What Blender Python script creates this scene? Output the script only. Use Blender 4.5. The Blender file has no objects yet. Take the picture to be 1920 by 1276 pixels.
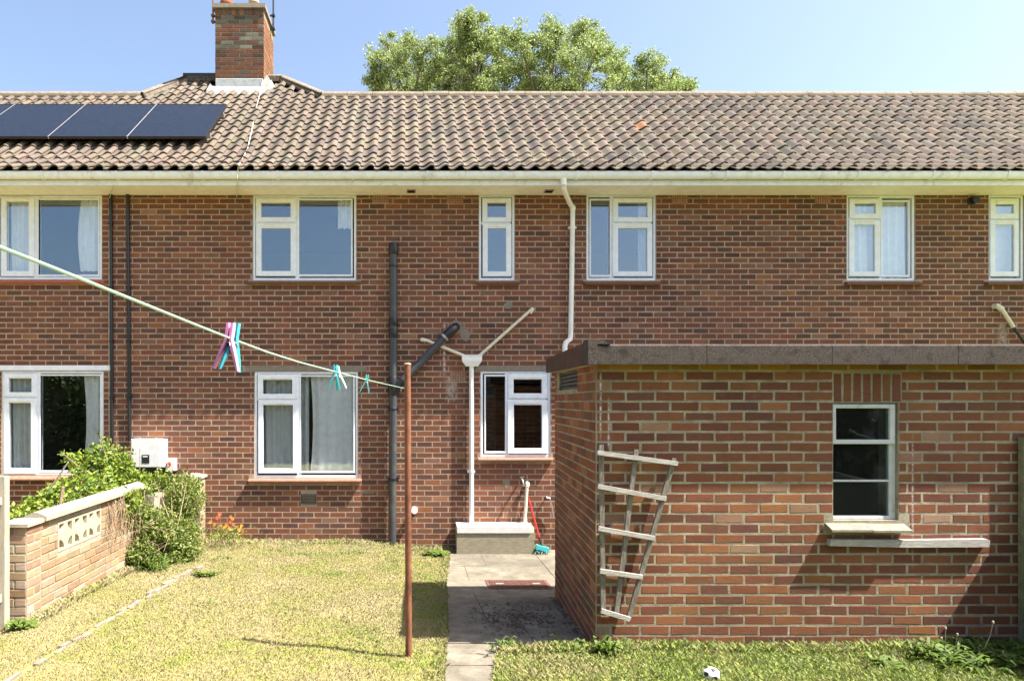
import bpy, bmesh, math, random
import numpy as np
from mathutils import Vector, Matrix
R = math.radians
rng = random.Random(7)
nrng = np.random.default_rng(11)
scene = bpy.context.scene
col = scene.collection

# ------------------------------------------------------------------ camera, sky, sun, exposure
F = 1240.0; VX = 765.0; VY = 752.0; EYE = 2.1          # focal length and vanishing point of the 1920 px wide photograph
cam_d = bpy.data.cameras.new('camera'); cam = bpy.data.objects.new('camera', cam_d); col.objects.link(cam)
cam.location = (0, 0, EYE); cam.rotation_euler = (R(90), 0, 0)
cam_d.sensor_width = 36; cam_d.lens = F/1920*36
cam_d.shift_x = (960-VX)/1920; cam_d.shift_y = (VY-638)/1920
cam_d.clip_start = 0.05; cam_d.clip_end = 2000
scene.camera = cam

SUN = Vector((0.60, -0.187, 1.0)).normalized()          # towards the sun
world = bpy.data.worlds.new('World'); scene.world = world; world.use_nodes = True
wn = world.node_tree.nodes; wl = world.node_tree.links
sky = wn.new('ShaderNodeTexSky'); sky.sky_type = 'NISHITA'; sky.sun_disc = False
sky.sun_elevation = math.asin(SUN.z); sky.sun_rotation = math.atan2(SUN.x, SUN.y)
sky.altitude = 0; sky.air_density = 1.0; sky.dust_density = 3.2; sky.ozone_density = 0.35
wn['Background'].inputs['Strength'].default_value = 0.088
wl.new(sky.outputs[0], wn['Background'].inputs['Color'])
sun_d = bpy.data.lights.new('sun', 'SUN'); sun_d.energy = 5.0; sun_d.angle = R(0.53); sun_d.color = (1.0, 0.93, 0.82)
sun = bpy.data.objects.new('sun', sun_d); col.objects.link(sun)
sun.rotation_euler = (-SUN).to_track_quat('-Z', 'Y').to_euler(); sun.location = (8, -4, 14)
scene.view_settings.view_transform = 'Standard'; scene.view_settings.look = 'None'
scene.view_settings.gamma = 1; scene.view_settings.use_curve_mapping = False
scene.view_settings.exposure = 1.85

DH = 9.39      # distance of the house front
DS = 5.0       # distance of the outhouse front
def P(px, py, D): return Vector(((px-VX)*D/F, D, EYE+(VY-py)*D/F))
def hx(px, D=DH): return (px-VX)*D/F
def hz(py, D=DH): return EYE+(VY-py)*D/F

# ------------------------------------------------------------------ materials
def new_mat(name):
    m = bpy.data.materials.new(name); m.use_nodes = True
    return m, m.node_tree.nodes, m.node_tree.links, m.node_tree.nodes['Principled BSDF']
def N(nodes, t, **kw):
    n = nodes.new(t)
    for k, v in kw.items(): setattr(n, k, v)
    return n
def noise(nodes, links, scale, detail=4, vec=None, rough=0.6):
    n = N(nodes, 'ShaderNodeTexNoise'); n.inputs['Scale'].default_value = scale
    n.inputs['Detail'].default_value = detail; n.inputs['Roughness'].default_value = rough
    if vec is not None: links.new(vec, n.inputs['Vector'])
    return n
def ramp(nodes, links, src, stops):
    r = N(nodes, 'ShaderNodeValToRGB')
    e = r.color_ramp.elements
    while len(e) < len(stops): e.new(0.5)
    for i, (p, c) in enumerate(stops):
        e[i].position = p; e[i].color = (*c, 1) if len(c) == 3 else c
    links.new(src, r.inputs[0]); return r
def mix(nodes, links, a, b, fac, mode='MIX'):
    m = N(nodes, 'ShaderNodeMix', data_type='RGBA', blend_type=mode)
    for sock, v in ((m.inputs[0], fac), (m.inputs[6], a), (m.inputs[7], b)):
        if isinstance(v, (int, float)): sock.default_value = v
        elif isinstance(v, tuple): sock.default_value = (*v, 1) if len(v) == 3 else v
        else: links.new(v, sock)
    return m.outputs[2]
def posvec(nodes, links, scale=(1, 1, 1)):
    g = N(nodes, 'ShaderNodeNewGeometry'); mp = N(nodes, 'ShaderNodeMapping')
    mp.inputs['Scale'].default_value = scale; links.new(g.outputs['Position'], mp.inputs['Vector'])
    return mp.outputs[0]
def bump(nodes, links, h, bs, strength, dist):
    b = N(nodes, 'ShaderNodeBump'); b.inputs['Strength'].default_value = strength; b.inputs['Distance'].default_value = dist
    links.new(h, b.inputs['Height']); links.new(b.outputs[0], bs.inputs['Normal']); return b
def math_(nodes, links, op, a, b=None, clamp=False):
    m = N(nodes, 'ShaderNodeMath', operation=op, use_clamp=clamp)
    for i, v in enumerate((a, b)):
        if v is None: continue
        if isinstance(v, (int, float)): m.inputs[i].default_value = v
        else: links.new(v, m.inputs[i])
    return m.outputs[0]

def tint_out(nodes, links):
    a = N(nodes, 'ShaderNodeAttribute', attribute_name='tint'); o = N(nodes, 'ShaderNodeObjectInfo')
    return mix(nodes, links, a.outputs['Color'], o.outputs['Color'], 1.0, 'ADD')

def brick_mat(name, stripe=120, var=0.55, bstr=0.5, dirt=(0.24, 0.17, 0.135), stains=(), face=9.39):
    m, n, l, b = new_mat(name)
    t = tint_out(n, l)
    st = noise(n, l, 1.0, 5, posvec(n, l, (14, 14, stripe)), 0.7)
    gr = noise(n, l, 160, 4, posvec(n, l), 0.7)
    big = noise(n, l, 9, 5, posvec(n, l))
    c = mix(n, l, t, ramp(n, l, st.outputs[0], [(0.3, (0.62, 0.60, 0.60)), (0.72, (1.28, 1.25, 1.2))]).outputs[0], var, 'MULTIPLY')
    c = mix(n, l, c, ramp(n, l, gr.outputs[0], [(0.3, (0.7, 0.7, 0.7)), (0.7, (1.25, 1.25, 1.25))]).outputs[0], 0.5, 'MULTIPLY')
    c = mix(n, l, c, dirt, ramp(n, l, big.outputs[0], [(0.60, (0, 0, 0)), (0.85, (0.30, 0.30, 0.30))]).outputs[0])
    wx = noise(n, l, 1.1, 6, posvec(n, l, (1, 1, 0.7)), 0.62)
    c = mix(n, l, c, ramp(n, l, wx.outputs[0], [(0.3, (0.74, 0.75, 0.77)), (0.5, (1.0, 1.0, 1.0)), (0.72, (1.2, 1.17, 1.13))]).outputs[0], 1.0, 'MULTIPLY')
    for (sx, sz0, sz1, w, k) in stains:                       # lime that has run down the face, where it stands on the wall
        g = N(n, 'ShaderNodeNewGeometry'); s = N(n, 'ShaderNodeSeparateXYZ'); l.new(g.outputs['Position'], s.inputs[0])
        dx = math_(n, l, 'ABSOLUTE', math_(n, l, 'SUBTRACT', s.outputs[0], sx))
        mx = N(n, 'ShaderNodeMapRange', interpolation_type='SMOOTHSTEP'); l.new(dx, mx.inputs[0])
        mx.inputs[1].default_value = w; mx.inputs[2].default_value = 0; mx.inputs[3].default_value = 0; mx.inputs[4].default_value = 1
        dz = math_(n, l, 'ABSOLUTE', math_(n, l, 'SUBTRACT', s.outputs[2], (sz0+sz1)/2))
        mz = N(n, 'ShaderNodeMapRange', interpolation_type='SMOOTHSTEP'); l.new(dz, mz.inputs[0])
        mz.inputs[1].default_value = (sz1-sz0)/2; mz.inputs[2].default_value = (sz1-sz0)/2*0.6; mz.inputs[3].default_value = 0; mz.inputs[4].default_value = 1
        nz = noise(n, l, 25, 5, posvec(n, l)); fy = math_(n, l, 'LESS_THAN', math_(n, l, 'ABSOLUTE', math_(n, l, 'SUBTRACT', s.outputs[1], face)), 0.03)
        f = math_(n, l, 'MULTIPLY', math_(n, l, 'MULTIPLY', math_(n, l, 'MULTIPLY', mx.outputs[0], fy), mz.outputs[0]), ramp(n, l, nz.outputs[0], [(0.35, (0, 0, 0)), (0.6, (k, k, k))]).outputs[0])
        c = mix(n, l, c, (0.62, 0.58, 0.58), f)
    l.new(c, b.inputs['Base Color']); b.inputs['Roughness'].default_value = 0.95
    b.inputs['Specular IOR Level'].default_value = 0.12
    h = math_(n, l, 'ADD', st.outputs[0], gr.outputs[0])
    bump(n, l, h, b, bstr, 0.002)
    return m

def rough_mat(name, c1, c2, scale=30, rough=0.9, bstr=0.4, bdist=0.003, stripe=None, spec=0.25, c3=None):
    m, n, l, b = new_mat(name)
    v = posvec(n, l, stripe or (1, 1, 1))
    a = noise(n, l, scale, 6, v, 0.65); d = noise(n, l, scale*6, 3, v, 0.7)
    c = ramp(n, l, a.outputs[0], [(0.32, c1), (0.68, c2)]).outputs[0]
    c = mix(n, l, c, ramp(n, l, d.outputs[0], [(0.3, (0.72, 0.72, 0.72)), (0.7, (1.22, 1.22, 1.22))]).outputs[0], 0.6, 'MULTIPLY')
    if c3:
        g = noise(n, l, scale*0.13, 5, posvec(n, l, (1, 1, 1)), 0.6)
        c = mix(n, l, c, c3, ramp(n, l, g.outputs[0], [(0.5, (0, 0, 0)), (0.68, (0.75, 0.75, 0.75))]).outputs[0])
    l.new(c, b.inputs['Base Color']); b.inputs['Roughness'].default_value = rough
    b.inputs['Specular IOR Level'].default_value = spec
    if bstr: bump(n, l, math_(n, l, 'ADD', a.outputs[0], d.outputs[0]), b, bstr, bdist)
    return m

def tile_mat():
    m, n, l, b = new_mat('weathered_clay_tile')
    t = tint_out(n, l)
    a = noise(n, l, 7, 6, posvec(n, l), 0.7); d = noise(n, l, 90, 4, posvec(n, l), 0.7); k = noise(n, l, 28, 5, posvec(n, l), 0.7)
    c = mix(n, l, t, ramp(n, l, a.outputs[0], [(0.25, (0.84, 0.83, 0.82)), (0.75, (1.12, 1.11, 1.09))]).outputs[0], 0.9, 'MULTIPLY')
    c = mix(n, l, c, ramp(n, l, d.outputs[0], [(0.28, (0.65, 0.65, 0.65)), (0.7, (1.2, 1.2, 1.2))]).outputs[0], 0.6, 'MULTIPLY')
    c = mix(n, l, c, (0.10, 0.085, 0.07), ramp(n, l, k.outputs[0], [(0.62, (0, 0, 0)), (0.8, (0.7, 0.7, 0.7))]).outputs[0])
    l.new(c, b.inputs['Base Color']); b.inputs['Roughness'].default_value = 0.9; b.inputs['Specular IOR Level'].default_value = 0.2
    bump(n, l, d.outputs[0], b, 0.4, 0.003)
    return m

def plain_mat(name, c, rough=0.5, spec=0.4, metal=0.0, grime=None, gscale=6):
    m, n, l, b = new_mat(name)
    a = noise(n, l, 12, 4, posvec(n, l))
    cc = mix(n, l, c, ramp(n, l, a.outputs[0], [(0.3, (0.86, 0.86, 0.86)), (0.7, (1.06, 1.06, 1.06))]).outputs[0], 0.8, 'MULTIPLY')
    if grime:
        g = noise(n, l, gscale, 6, posvec(n, l, (1, 1, 0.6)), 0.7)
        cc = mix(n, l, cc, grime, ramp(n, l, g.outputs[0], [(0.55, (0, 0, 0)), (0.75, (0.8, 0.8, 0.8))]).outputs[0])
    l.new(cc, b.inputs['Base Color']); b.inputs['Roughness'].default_value = rough
    b.inputs['Specular IOR Level'].default_value = spec; b.inputs['Metallic'].default_value = metal
    return m

def glass_mat(name, refl, tint=(0.9, 0.93, 0.93), dirt=0.0):
    m, n, l, b = new_mat(name)
    n.remove(b); out = n['Material Output']
    tr = N(n, 'ShaderNodeBsdfTransparent'); tr.inputs[0].default_value = (*tint, 1)
    gl = N(n, 'ShaderNodeBsdfGlossy'); gl.inputs['Roughness'].default_value = 0.0; gl.inputs['Color'].default_value = (0.74, 0.88, 1, 1)
    v = noise(n, l, 1.6, 2, posvec(n, l)); bp = N(n, 'ShaderNodeBump'); bp.inputs['Strength'].default_value = 0.05; bp.inputs['Distance'].default_value = 0.02
    l.new(v.outputs[0], bp.inputs['Height']); l.new(bp.outputs[0], gl.inputs['Normal'])
    fr = N(n, 'ShaderNodeLayerWeight'); fr.inputs[0].default_value = 0.25
    mx = N(n, 'ShaderNodeMixShader')
    f = math_(n, l, 'ADD', math_(n, l, 'MULTIPLY', fr.outputs['Fresnel'], 0.6), refl, True)
    l.new(f, mx.inputs[0]); l.new(tr.outputs[0], mx.inputs[1]); l.new(gl.outputs[0], mx.inputs[2])
    res = mx.outputs[0]
    if dirt:
        df = N(n, 'ShaderNodeBsdfDiffuse'); df.inputs[0].default_value = (0.5, 0.5, 0.48, 1)
        dn = noise(n, l, 5, 8, posvec(n, l, (1, 1, 1)), 0.75)
        m2 = N(n, 'ShaderNodeMixShader'); l.new(ramp(n, l, dn.outputs[0], [(0.5, (0.01,)*3), (0.75, (dirt,)*3)]).outputs[0], m2.inputs[0])
        l.new(res, m2.inputs[1]); l.new(df.outputs[0], m2.inputs[2]); res = m2.outputs[0]
    l.new(res, out.inputs[0]); return m

def leaf_mat(name, trans=0.35, gain=1.0, rough=0.5):
    m, n, l, b = new_mat(name)
    a = N(n, 'ShaderNodeAttribute', attribute_name='tint')
    k = noise(n, l, 6, 3, posvec(n, l))
    c = mix(n, l, a.outputs['Color'], ramp(n, l, k.outputs[0], [(0.3, (0.75*gain,)*3), (0.7, (1.2*gain,)*3)]).outputs[0], 1.0, 'MULTIPLY')
    l.new(c, b.inputs['Base Color']); b.inputs['Roughness'].default_value = rough; b.inputs['Specular IOR Level'].default_value = 0.35
    t = N(n, 'ShaderNodeBsdfTranslucent'); l.new(mix(n, l, c, (1.15, 1.2, 0.6), 1.0, 'MULTIPLY'), t.inputs[0])
    mx = N(n, 'ShaderNodeMixShader'); mx.inputs[0].default_value = trans
    l.new(b.outputs[0], mx.inputs[1]); l.new(t.outputs[0], mx.inputs[2]); l.new(mx.outputs[0], n['Material Output'].inputs[0])
    return m

def lawn_color(n, l, blades=False):
    v = posvec(n, l)
    a = noise(n, l, 1.3, 5, v, 0.6); c_ = noise(n, l, 9, 5, v, 0.65); f = noise(n, l, 60, 3, v, 0.7)
    g = N(n, 'ShaderNodeNewGeometry'); s = N(n, 'ShaderNodeSeparateXYZ'); l.new(g.outputs['Position'], s.inputs[0])
    # the grass stays greener by the outhouse and towards the path, drier in the open
    mr = N(n, 'ShaderNodeMapRange', interpolation_type='SMOOTHSTEP'); l.new(s.outputs[0], mr.inputs[0])
    mr.inputs[1].default_value = -0.6; mr.inputs[2].default_value = 2.0; mr.inputs[3].default_value = 0.0; mr.inputs[4].default_value = 0.20
    t = math_(n, l, 'ADD', math_(n, l, 'ADD', math_(n, l, 'MULTIPLY', a.outputs[0], 0.6), math_(n, l, 'MULTIPLY', c_.outputs[0], 0.5)), mr.outputs[0])
    base = ramp(n, l, t, [(0.42, (0.345, 0.296, 0.172)), (0.56, (0.305, 0.270, 0.125)), (0.69, (0.245, 0.265, 0.07)), (0.86, (0.185, 0.25, 0.04))]).outputs[0]
    return mix(n, l, base, ramp(n, l, f.outputs[0], [(0.3, (0.85, 0.85, 0.85)), (0.7, (1.12, 1.12, 1.12))]).outputs[0], 0.7, 'MULTIPLY'), f

def ground_mat():
    m, n, l, b = new_mat('dry_lawn'); c, f = lawn_color(n, l)
    c = mix(n, l, c, (0.86, 0.82, 0.74), 1.0, 'MULTIPLY')
    l.new(c, b.inputs['Base Color']); b.inputs['Roughness'].default_value = 1; b.inputs['Specular IOR Level'].default_value = 0.1
    bump(n, l, f.outputs[0], b, 0.8, 0.02); return m
def blade_mat():
    m, n, l, b = new_mat('grass_blade'); c, f = lawn_color(n, l)
    gg = N(n, 'ShaderNodeNewGeometry'); va = N(n, 'ShaderNodeVectorMath', operation='MULTIPLY_ADD'); l.new(gg.outputs['Normal'], va.inputs[0]); va.inputs[1].default_value = (.35, .35, .35); va.inputs[2].default_value = (0, 0, .8)
    vn = N(n, 'ShaderNodeVectorMath', operation='NORMALIZE'); l.new(va.outputs[0], vn.inputs[0]); l.new(vn.outputs[0], b.inputs['Normal'])
    a = N(n, 'ShaderNodeAttribute', attribute_name='tint')
    c = mix(n, l, c, a.outputs['Color'], 0.85, 'MULTIPLY')
    l.new(c, b.inputs['Base Color']); b.inputs['Roughness'].default_value = 0.6; b.inputs['Specular IOR Level'].default_value = 0.25
    t = N(n, 'ShaderNodeBsdfTranslucent'); l.new(c, t.inputs[0]); mx = N(n, 'ShaderNodeMixShader'); mx.inputs[0].default_value = 0.3
    l.new(b.outputs[0], mx.inputs[1]); l.new(t.outputs[0], mx.inputs[2]); l.new(mx.outputs[0], n['Material Output'].inputs[0]); return m

M = {}
M['brick'] = brick_mat('house_brick', stains=((hx(833), hz(712), hz(598), 0.03, 0.9), (hx(846), hz(755), hz(705), 0.12, 0.5), (hx(1880), hz(655), hz(600), 0.1, 0.45)))
M['brick_shed'] = brick_mat('outhouse_brick', face=5.0, stripe=170, var=0.6, bstr=0.8, dirt=(0.30, 0.22, 0.17), stains=((hx(1126, DS), hz(830, DS), hz(690, DS), 0.012, 1.0), (hx(1141, DS), hz(850, DS), hz(740, DS), 0.012, 0.8), (hx(1711, DS), hz(1080, DS), hz(800, DS), 0.012, 0.6)))
M['brick_garden'] = brick_mat('garden_wall_brick', stripe=60, var=0.5, bstr=0.7, dirt=(0.5, 0.46, 0.41))
M['brick_chimney'] = brick_mat('chimney_brick', stripe=60, var=0.5, bstr=0.6, dirt=(0.24, 0.23, 0.20))
M['mortar'] = rough_mat('house_mortar', (0.27, 0.205, 0.15), (0.41, 0.32, 0.24), 7, 0.95, 0.6, 0.002, c3=(0.22, 0.165, 0.125))
M['mortar_shed'] = rough_mat('outhouse_mortar', (0.19, 0.165, 0.12), (0.37, 0.33, 0.25), 7, 0.95, 0.9, 0.004, c3=(0.17, 0.145, 0.105))
M['mortar_garden'] = rough_mat('garden_wall_mortar', (0.24, 0.21, 0.17), (0.36, 0.325, 0.27), 16, 0.95, 0.6, 0.004)
M['mortar_chimney'] = rough_mat('chimney_mortar', (0.17, 0.155, 0.13), (0.27, 0.25, 0.21), 16, 0.95, 0.5, 0.003)
M['tile'] = tile_mat()
M['ridge'] = rough_mat('ridge_tile_clay', (0.144, 0.120, 0.096), (0.240, 0.200, 0.160), 14, 0.92, 0.6, 0.006, c3=(0.080, 0.064, 0.048))
M['ridge_mortar'] = rough_mat('ridge_bedding', (0.045, 0.04, 0.035), (0.13, 0.11, 0.09), 22, 0.95, 0.8, 0.01)
M['underlay'] = rough_mat('roof_underlay', (0.03, 0.028, 0.025), (0.06, 0.05, 0.045), 10, 0.95, 0)
M['upvc'] = plain_mat('white_frame_plastic', (0.74, 0.78, 0.85), 0.35, 0.45)
M['paint'] = plain_mat('cream_soffit_paint', (0.84, 0.81, 0.74), 0.6, 0.3, grime=(0.70, 0.64, 0.54), gscale=3)
M['gutter'] = plain_mat('white_gutter_plastic', (0.77, 0.81, 0.88), 0.4, 0.45, grime=(0.34, 0.32, 0.26), gscale=5)
M['whitepipe'] = plain_mat('white_pipe_plastic', (0.78, 0.78, 0.76), 0.4, 0.45)
M['agedpipe'] = plain_mat('yellowed_pipe_plastic', (0.62, 0.58, 0.46), 0.5, 0.4)
M['black'] = plain_mat('black_pipe_plastic', (0.012, 0.012, 0.014), 0.35, 0.5)
M['greypipe'] = plain_mat('dark_grey_pipe_plastic', (0.045, 0.048, 0.055), 0.42, 0.5, grime=(0.10, 0.11, 0.08))
M['sill'] = rough_mat('clay_tile_sill', (0.112, 0.052, 0.035), (0.182, 0.091, 0.059), 25, 0.85, 0.4, 0.003)
M['sill_red'] = rough_mat('red_painted_sill', (0.32, 0.06, 0.04), (0.42, 0.11, 0.075), 20, 0.6, 0.3, 0.002)
M['sill_pink'] = rough_mat('faded_red_sill', (0.26, 0.11, 0.075), (0.36, 0.17, 0.12), 20, 0.75, 0.3, 0.002)
M['lintel'] = rough_mat('concrete_lintel', (0.168, 0.147, 0.119), (0.238, 0.210, 0.175), 16, 0.9, 0.4, 0.002)
M['concrete'] = rough_mat('weathered_concrete', (0.216, 0.192, 0.150), (0.312, 0.282, 0.228), 5, 0.92, 0.4, 0.003, c3=(0.132, 0.120, 0.099))
M['slab'] = rough_mat('path_concrete', (0.115, 0.102, 0.078), (0.225, 0.20, 0.16), 5, 0.93, 0.6, 0.004, c3=(0.085, 0.077, 0.062))
M['step'] = rough_mat('step_concrete', (0.225, 0.203, 0.143), (0.315, 0.285, 0.210), 12, 0.9, 0.5, 0.003, stripe=(1, 1, 3))
M['felt'] = rough_mat('mineral_roofing_felt', (0.014, 0.011, 0.010), (0.125, 0.102, 0.092), 120, 0.95, 1.0, 0.004, c3=(0.024, 0.02, 0.018))
M['fascia_brown'] = rough_mat('brown_fascia_board', (0.05, 0.026, 0.022), (0.085, 0.045, 0.038), 10, 0.6, 0.2, 0.002)
M['wood_grey'] = rough_mat('weathered_grey_wood', (0.085, 0.078, 0.066), (0.24, 0.22, 0.19), 9, 0.85, 0.7, 0.004, stripe=(9, 9, 1.5))
M['wood_rail'] = rough_mat('bleached_wood', (0.248, 0.236, 0.217), (0.465, 0.446, 0.422), 7, 0.85, 0.7, 0.004, stripe=(2.0, 6, 18))
M['wood_fence'] = rough_mat('silvered_fence_wood', (0.252, 0.228, 0.186), (0.384, 0.354, 0.300), 5, 0.85, 0.5, 0.003, stripe=(10, 10, 0.8))
M['post_green'] = rough_mat('mossy_concrete_post', (0.128, 0.128, 0.080), (0.240, 0.232, 0.160), 14, 0.92, 0.6, 0.004)
M['rust'] = rough_mat('rusty_steel', (0.120, 0.044, 0.024), (0.240, 0.104, 0.060), 20, 0.7, 0.4, 0.002, stripe=(1, 1, 0.3), c3=(0.064, 0.024, 0.018))
M['steel'] = plain_mat('galvanised_steel', (0.45, 0.45, 0.46), 0.4, 0.5, 0.8)
M['lead'] = rough_mat('lead_flashing', (0.228, 0.252, 0.276), (0.348, 0.372, 0.396), 12, 0.6, 0.4, 0.003)
M['lime'] = rough_mat('white_lime_mortar', (0.434, 0.434, 0.420), (0.574, 0.574, 0.560), 25, 0.95, 0.8, 0.01)
M['terracotta'] = rough_mat('terracotta', (0.208, 0.072, 0.044), (0.288, 0.112, 0.068), 18, 0.85, 0.3, 0.002)
M['pot'] = rough_mat('chimney_pot_clay', (0.216, 0.078, 0.042), (0.276, 0.114, 0.066), 14, 0.85, 0.3, 0.002)
M['buff'] = rough_mat('buff_clay', (0.322, 0.266, 0.182), (0.406, 0.350, 0.252), 14, 0.85, 0.3, 0.002)
M['hole'] = plain_mat('dark_opening', (0.012, 0.011, 0.010), 0.9, 0.1)
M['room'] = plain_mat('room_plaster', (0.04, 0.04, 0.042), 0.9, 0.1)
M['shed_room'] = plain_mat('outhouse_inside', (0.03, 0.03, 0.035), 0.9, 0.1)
M['curtain'] = plain_mat('white_curtain_cloth', (0.88, 0.88, 0.87), 0.9, 0.1)
M['curtain_grey'] = plain_mat('pale_grey_curtain_cloth', (0.66, 0.68, 0.67), 0.9, 0.1)
M['glass'] = glass_mat('window_glass', 0.125, (0.98, 0.99, 0.99))
M['glass_shed'] = glass_mat('dirty_old_glass', 0.02, (0.75, 0.8, 0.82), 0.06)
def solar_mat():
    m, n, l, b = new_mat('solar_cells')
    a = noise(n, l, 14, 4, posvec(n, l))
    l.new(ramp(n, l, a.outputs[0], [(0.3, (0.008, 0.012, 0.023)), (0.7, (0.014, 0.019, 0.033))]).outputs[0], b.inputs['Base Color'])
    b.inputs['Roughness'].default_value = 0.36; b.inputs['Specular IOR Level'].default_value = 0.13
    b.inputs['Coat Weight'].default_value = 0.0; b.inputs['Coat Roughness'].default_value = 0.12
    return m
M['solar'] = solar_mat()
M['alu'] = plain_mat('aluminium_rail', (0.55, 0.55, 0.54), 0.4, 0.5, 0.7)
M['cap_wood'] = M['lintel']
M['coping'] = rough_mat('coping_stone', (0.27, 0.245, 0.19), (0.37, 0.34, 0.27), 12, 0.9, 0.5, 0.004, c3=(0.22, 0.20, 0.16))
M['screen'] = rough_mat('screen_block_concrete', (0.322, 0.291, 0.211), (0.397, 0.360, 0.273), 16, 0.9, 0.4, 0.003)
M['edging'] = rough_mat('edging_stone', (0.182, 0.152, 0.122), (0.286, 0.252, 0.208), 14, 0.95, 0.8, 0.01, c3=(0.130, 0.117, 0.095))
M['manhole'] = rough_mat('rusty_cover_iron', (0.091, 0.045, 0.035), (0.168, 0.087, 0.070), 18, 0.7, 0.4, 0.002)
M['box'] = plain_mat('white_enamel_case', (0.640, 0.648, 0.656), 0.4, 0.4)
M['screen_dark'] = plain_mat('dark_display', (0.02, 0.024, 0.026), 0.2, 0.5)
M['red'] = plain_mat('red_plastic', (0.55, 0.02, 0.02), 0.4, 0.4)
M['yellow'] = plain_mat('yellow_plastic', (0.7, 0.5, 0.03), 0.5, 0.4)
M['teal'] = plain_mat('turquoise_plastic', (0.06, 0.46, 0.50), 0.4, 0.4)
M['teal_dark'] = plain_mat('dark_turquoise_plastic', (0.03, 0.30, 0.40), 0.4, 0.4)
M['teal_pale'] = plain_mat('pale_turquoise_plastic', (0.45, 0.70, 0.70), 0.4, 0.4)
M['pink'] = plain_mat('pink_plastic', (0.78, 0.30, 0.58), 0.4, 0.4)
M['line'] = plain_mat('pale_green_line', (0.34, 0.50, 0.42), 0.5, 0.3)
M['oldpaint'] = plain_mat('peeling_white_paint', (0.52, 0.54, 0.55), 0.6, 0.3, grime=(0.20, 0.18, 0.14), gscale=14)
M['bark'] = rough_mat('tree_bark', (0.10, 0.085, 0.065), (0.20, 0.17, 0.13), 10, 0.95, 0.5, 0.02)
M['twig'] = rough_mat('dry_twig', (0.20, 0.14, 0.09), (0.36, 0.27, 0.18), 20, 0.95, 0)
M['leaf'] = leaf_mat('shrub_leaf', 0.3)
M['leaf_tree'] = leaf_mat('poplar_leaf', 0.38)
M['petal'] = leaf_mat('flower_petal', 0.3)
M['ground'] = ground_mat(); M['blade'] = blade_mat()
M['ball_white'] = plain_mat('white_ball_skin', (0.78, 0.78, 0.78), 0.5, 0.4)
M['ball_black'] = plain_mat('black_ball_skin', (0.012, 0.012, 0.012), 0.5, 0.4)

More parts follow.
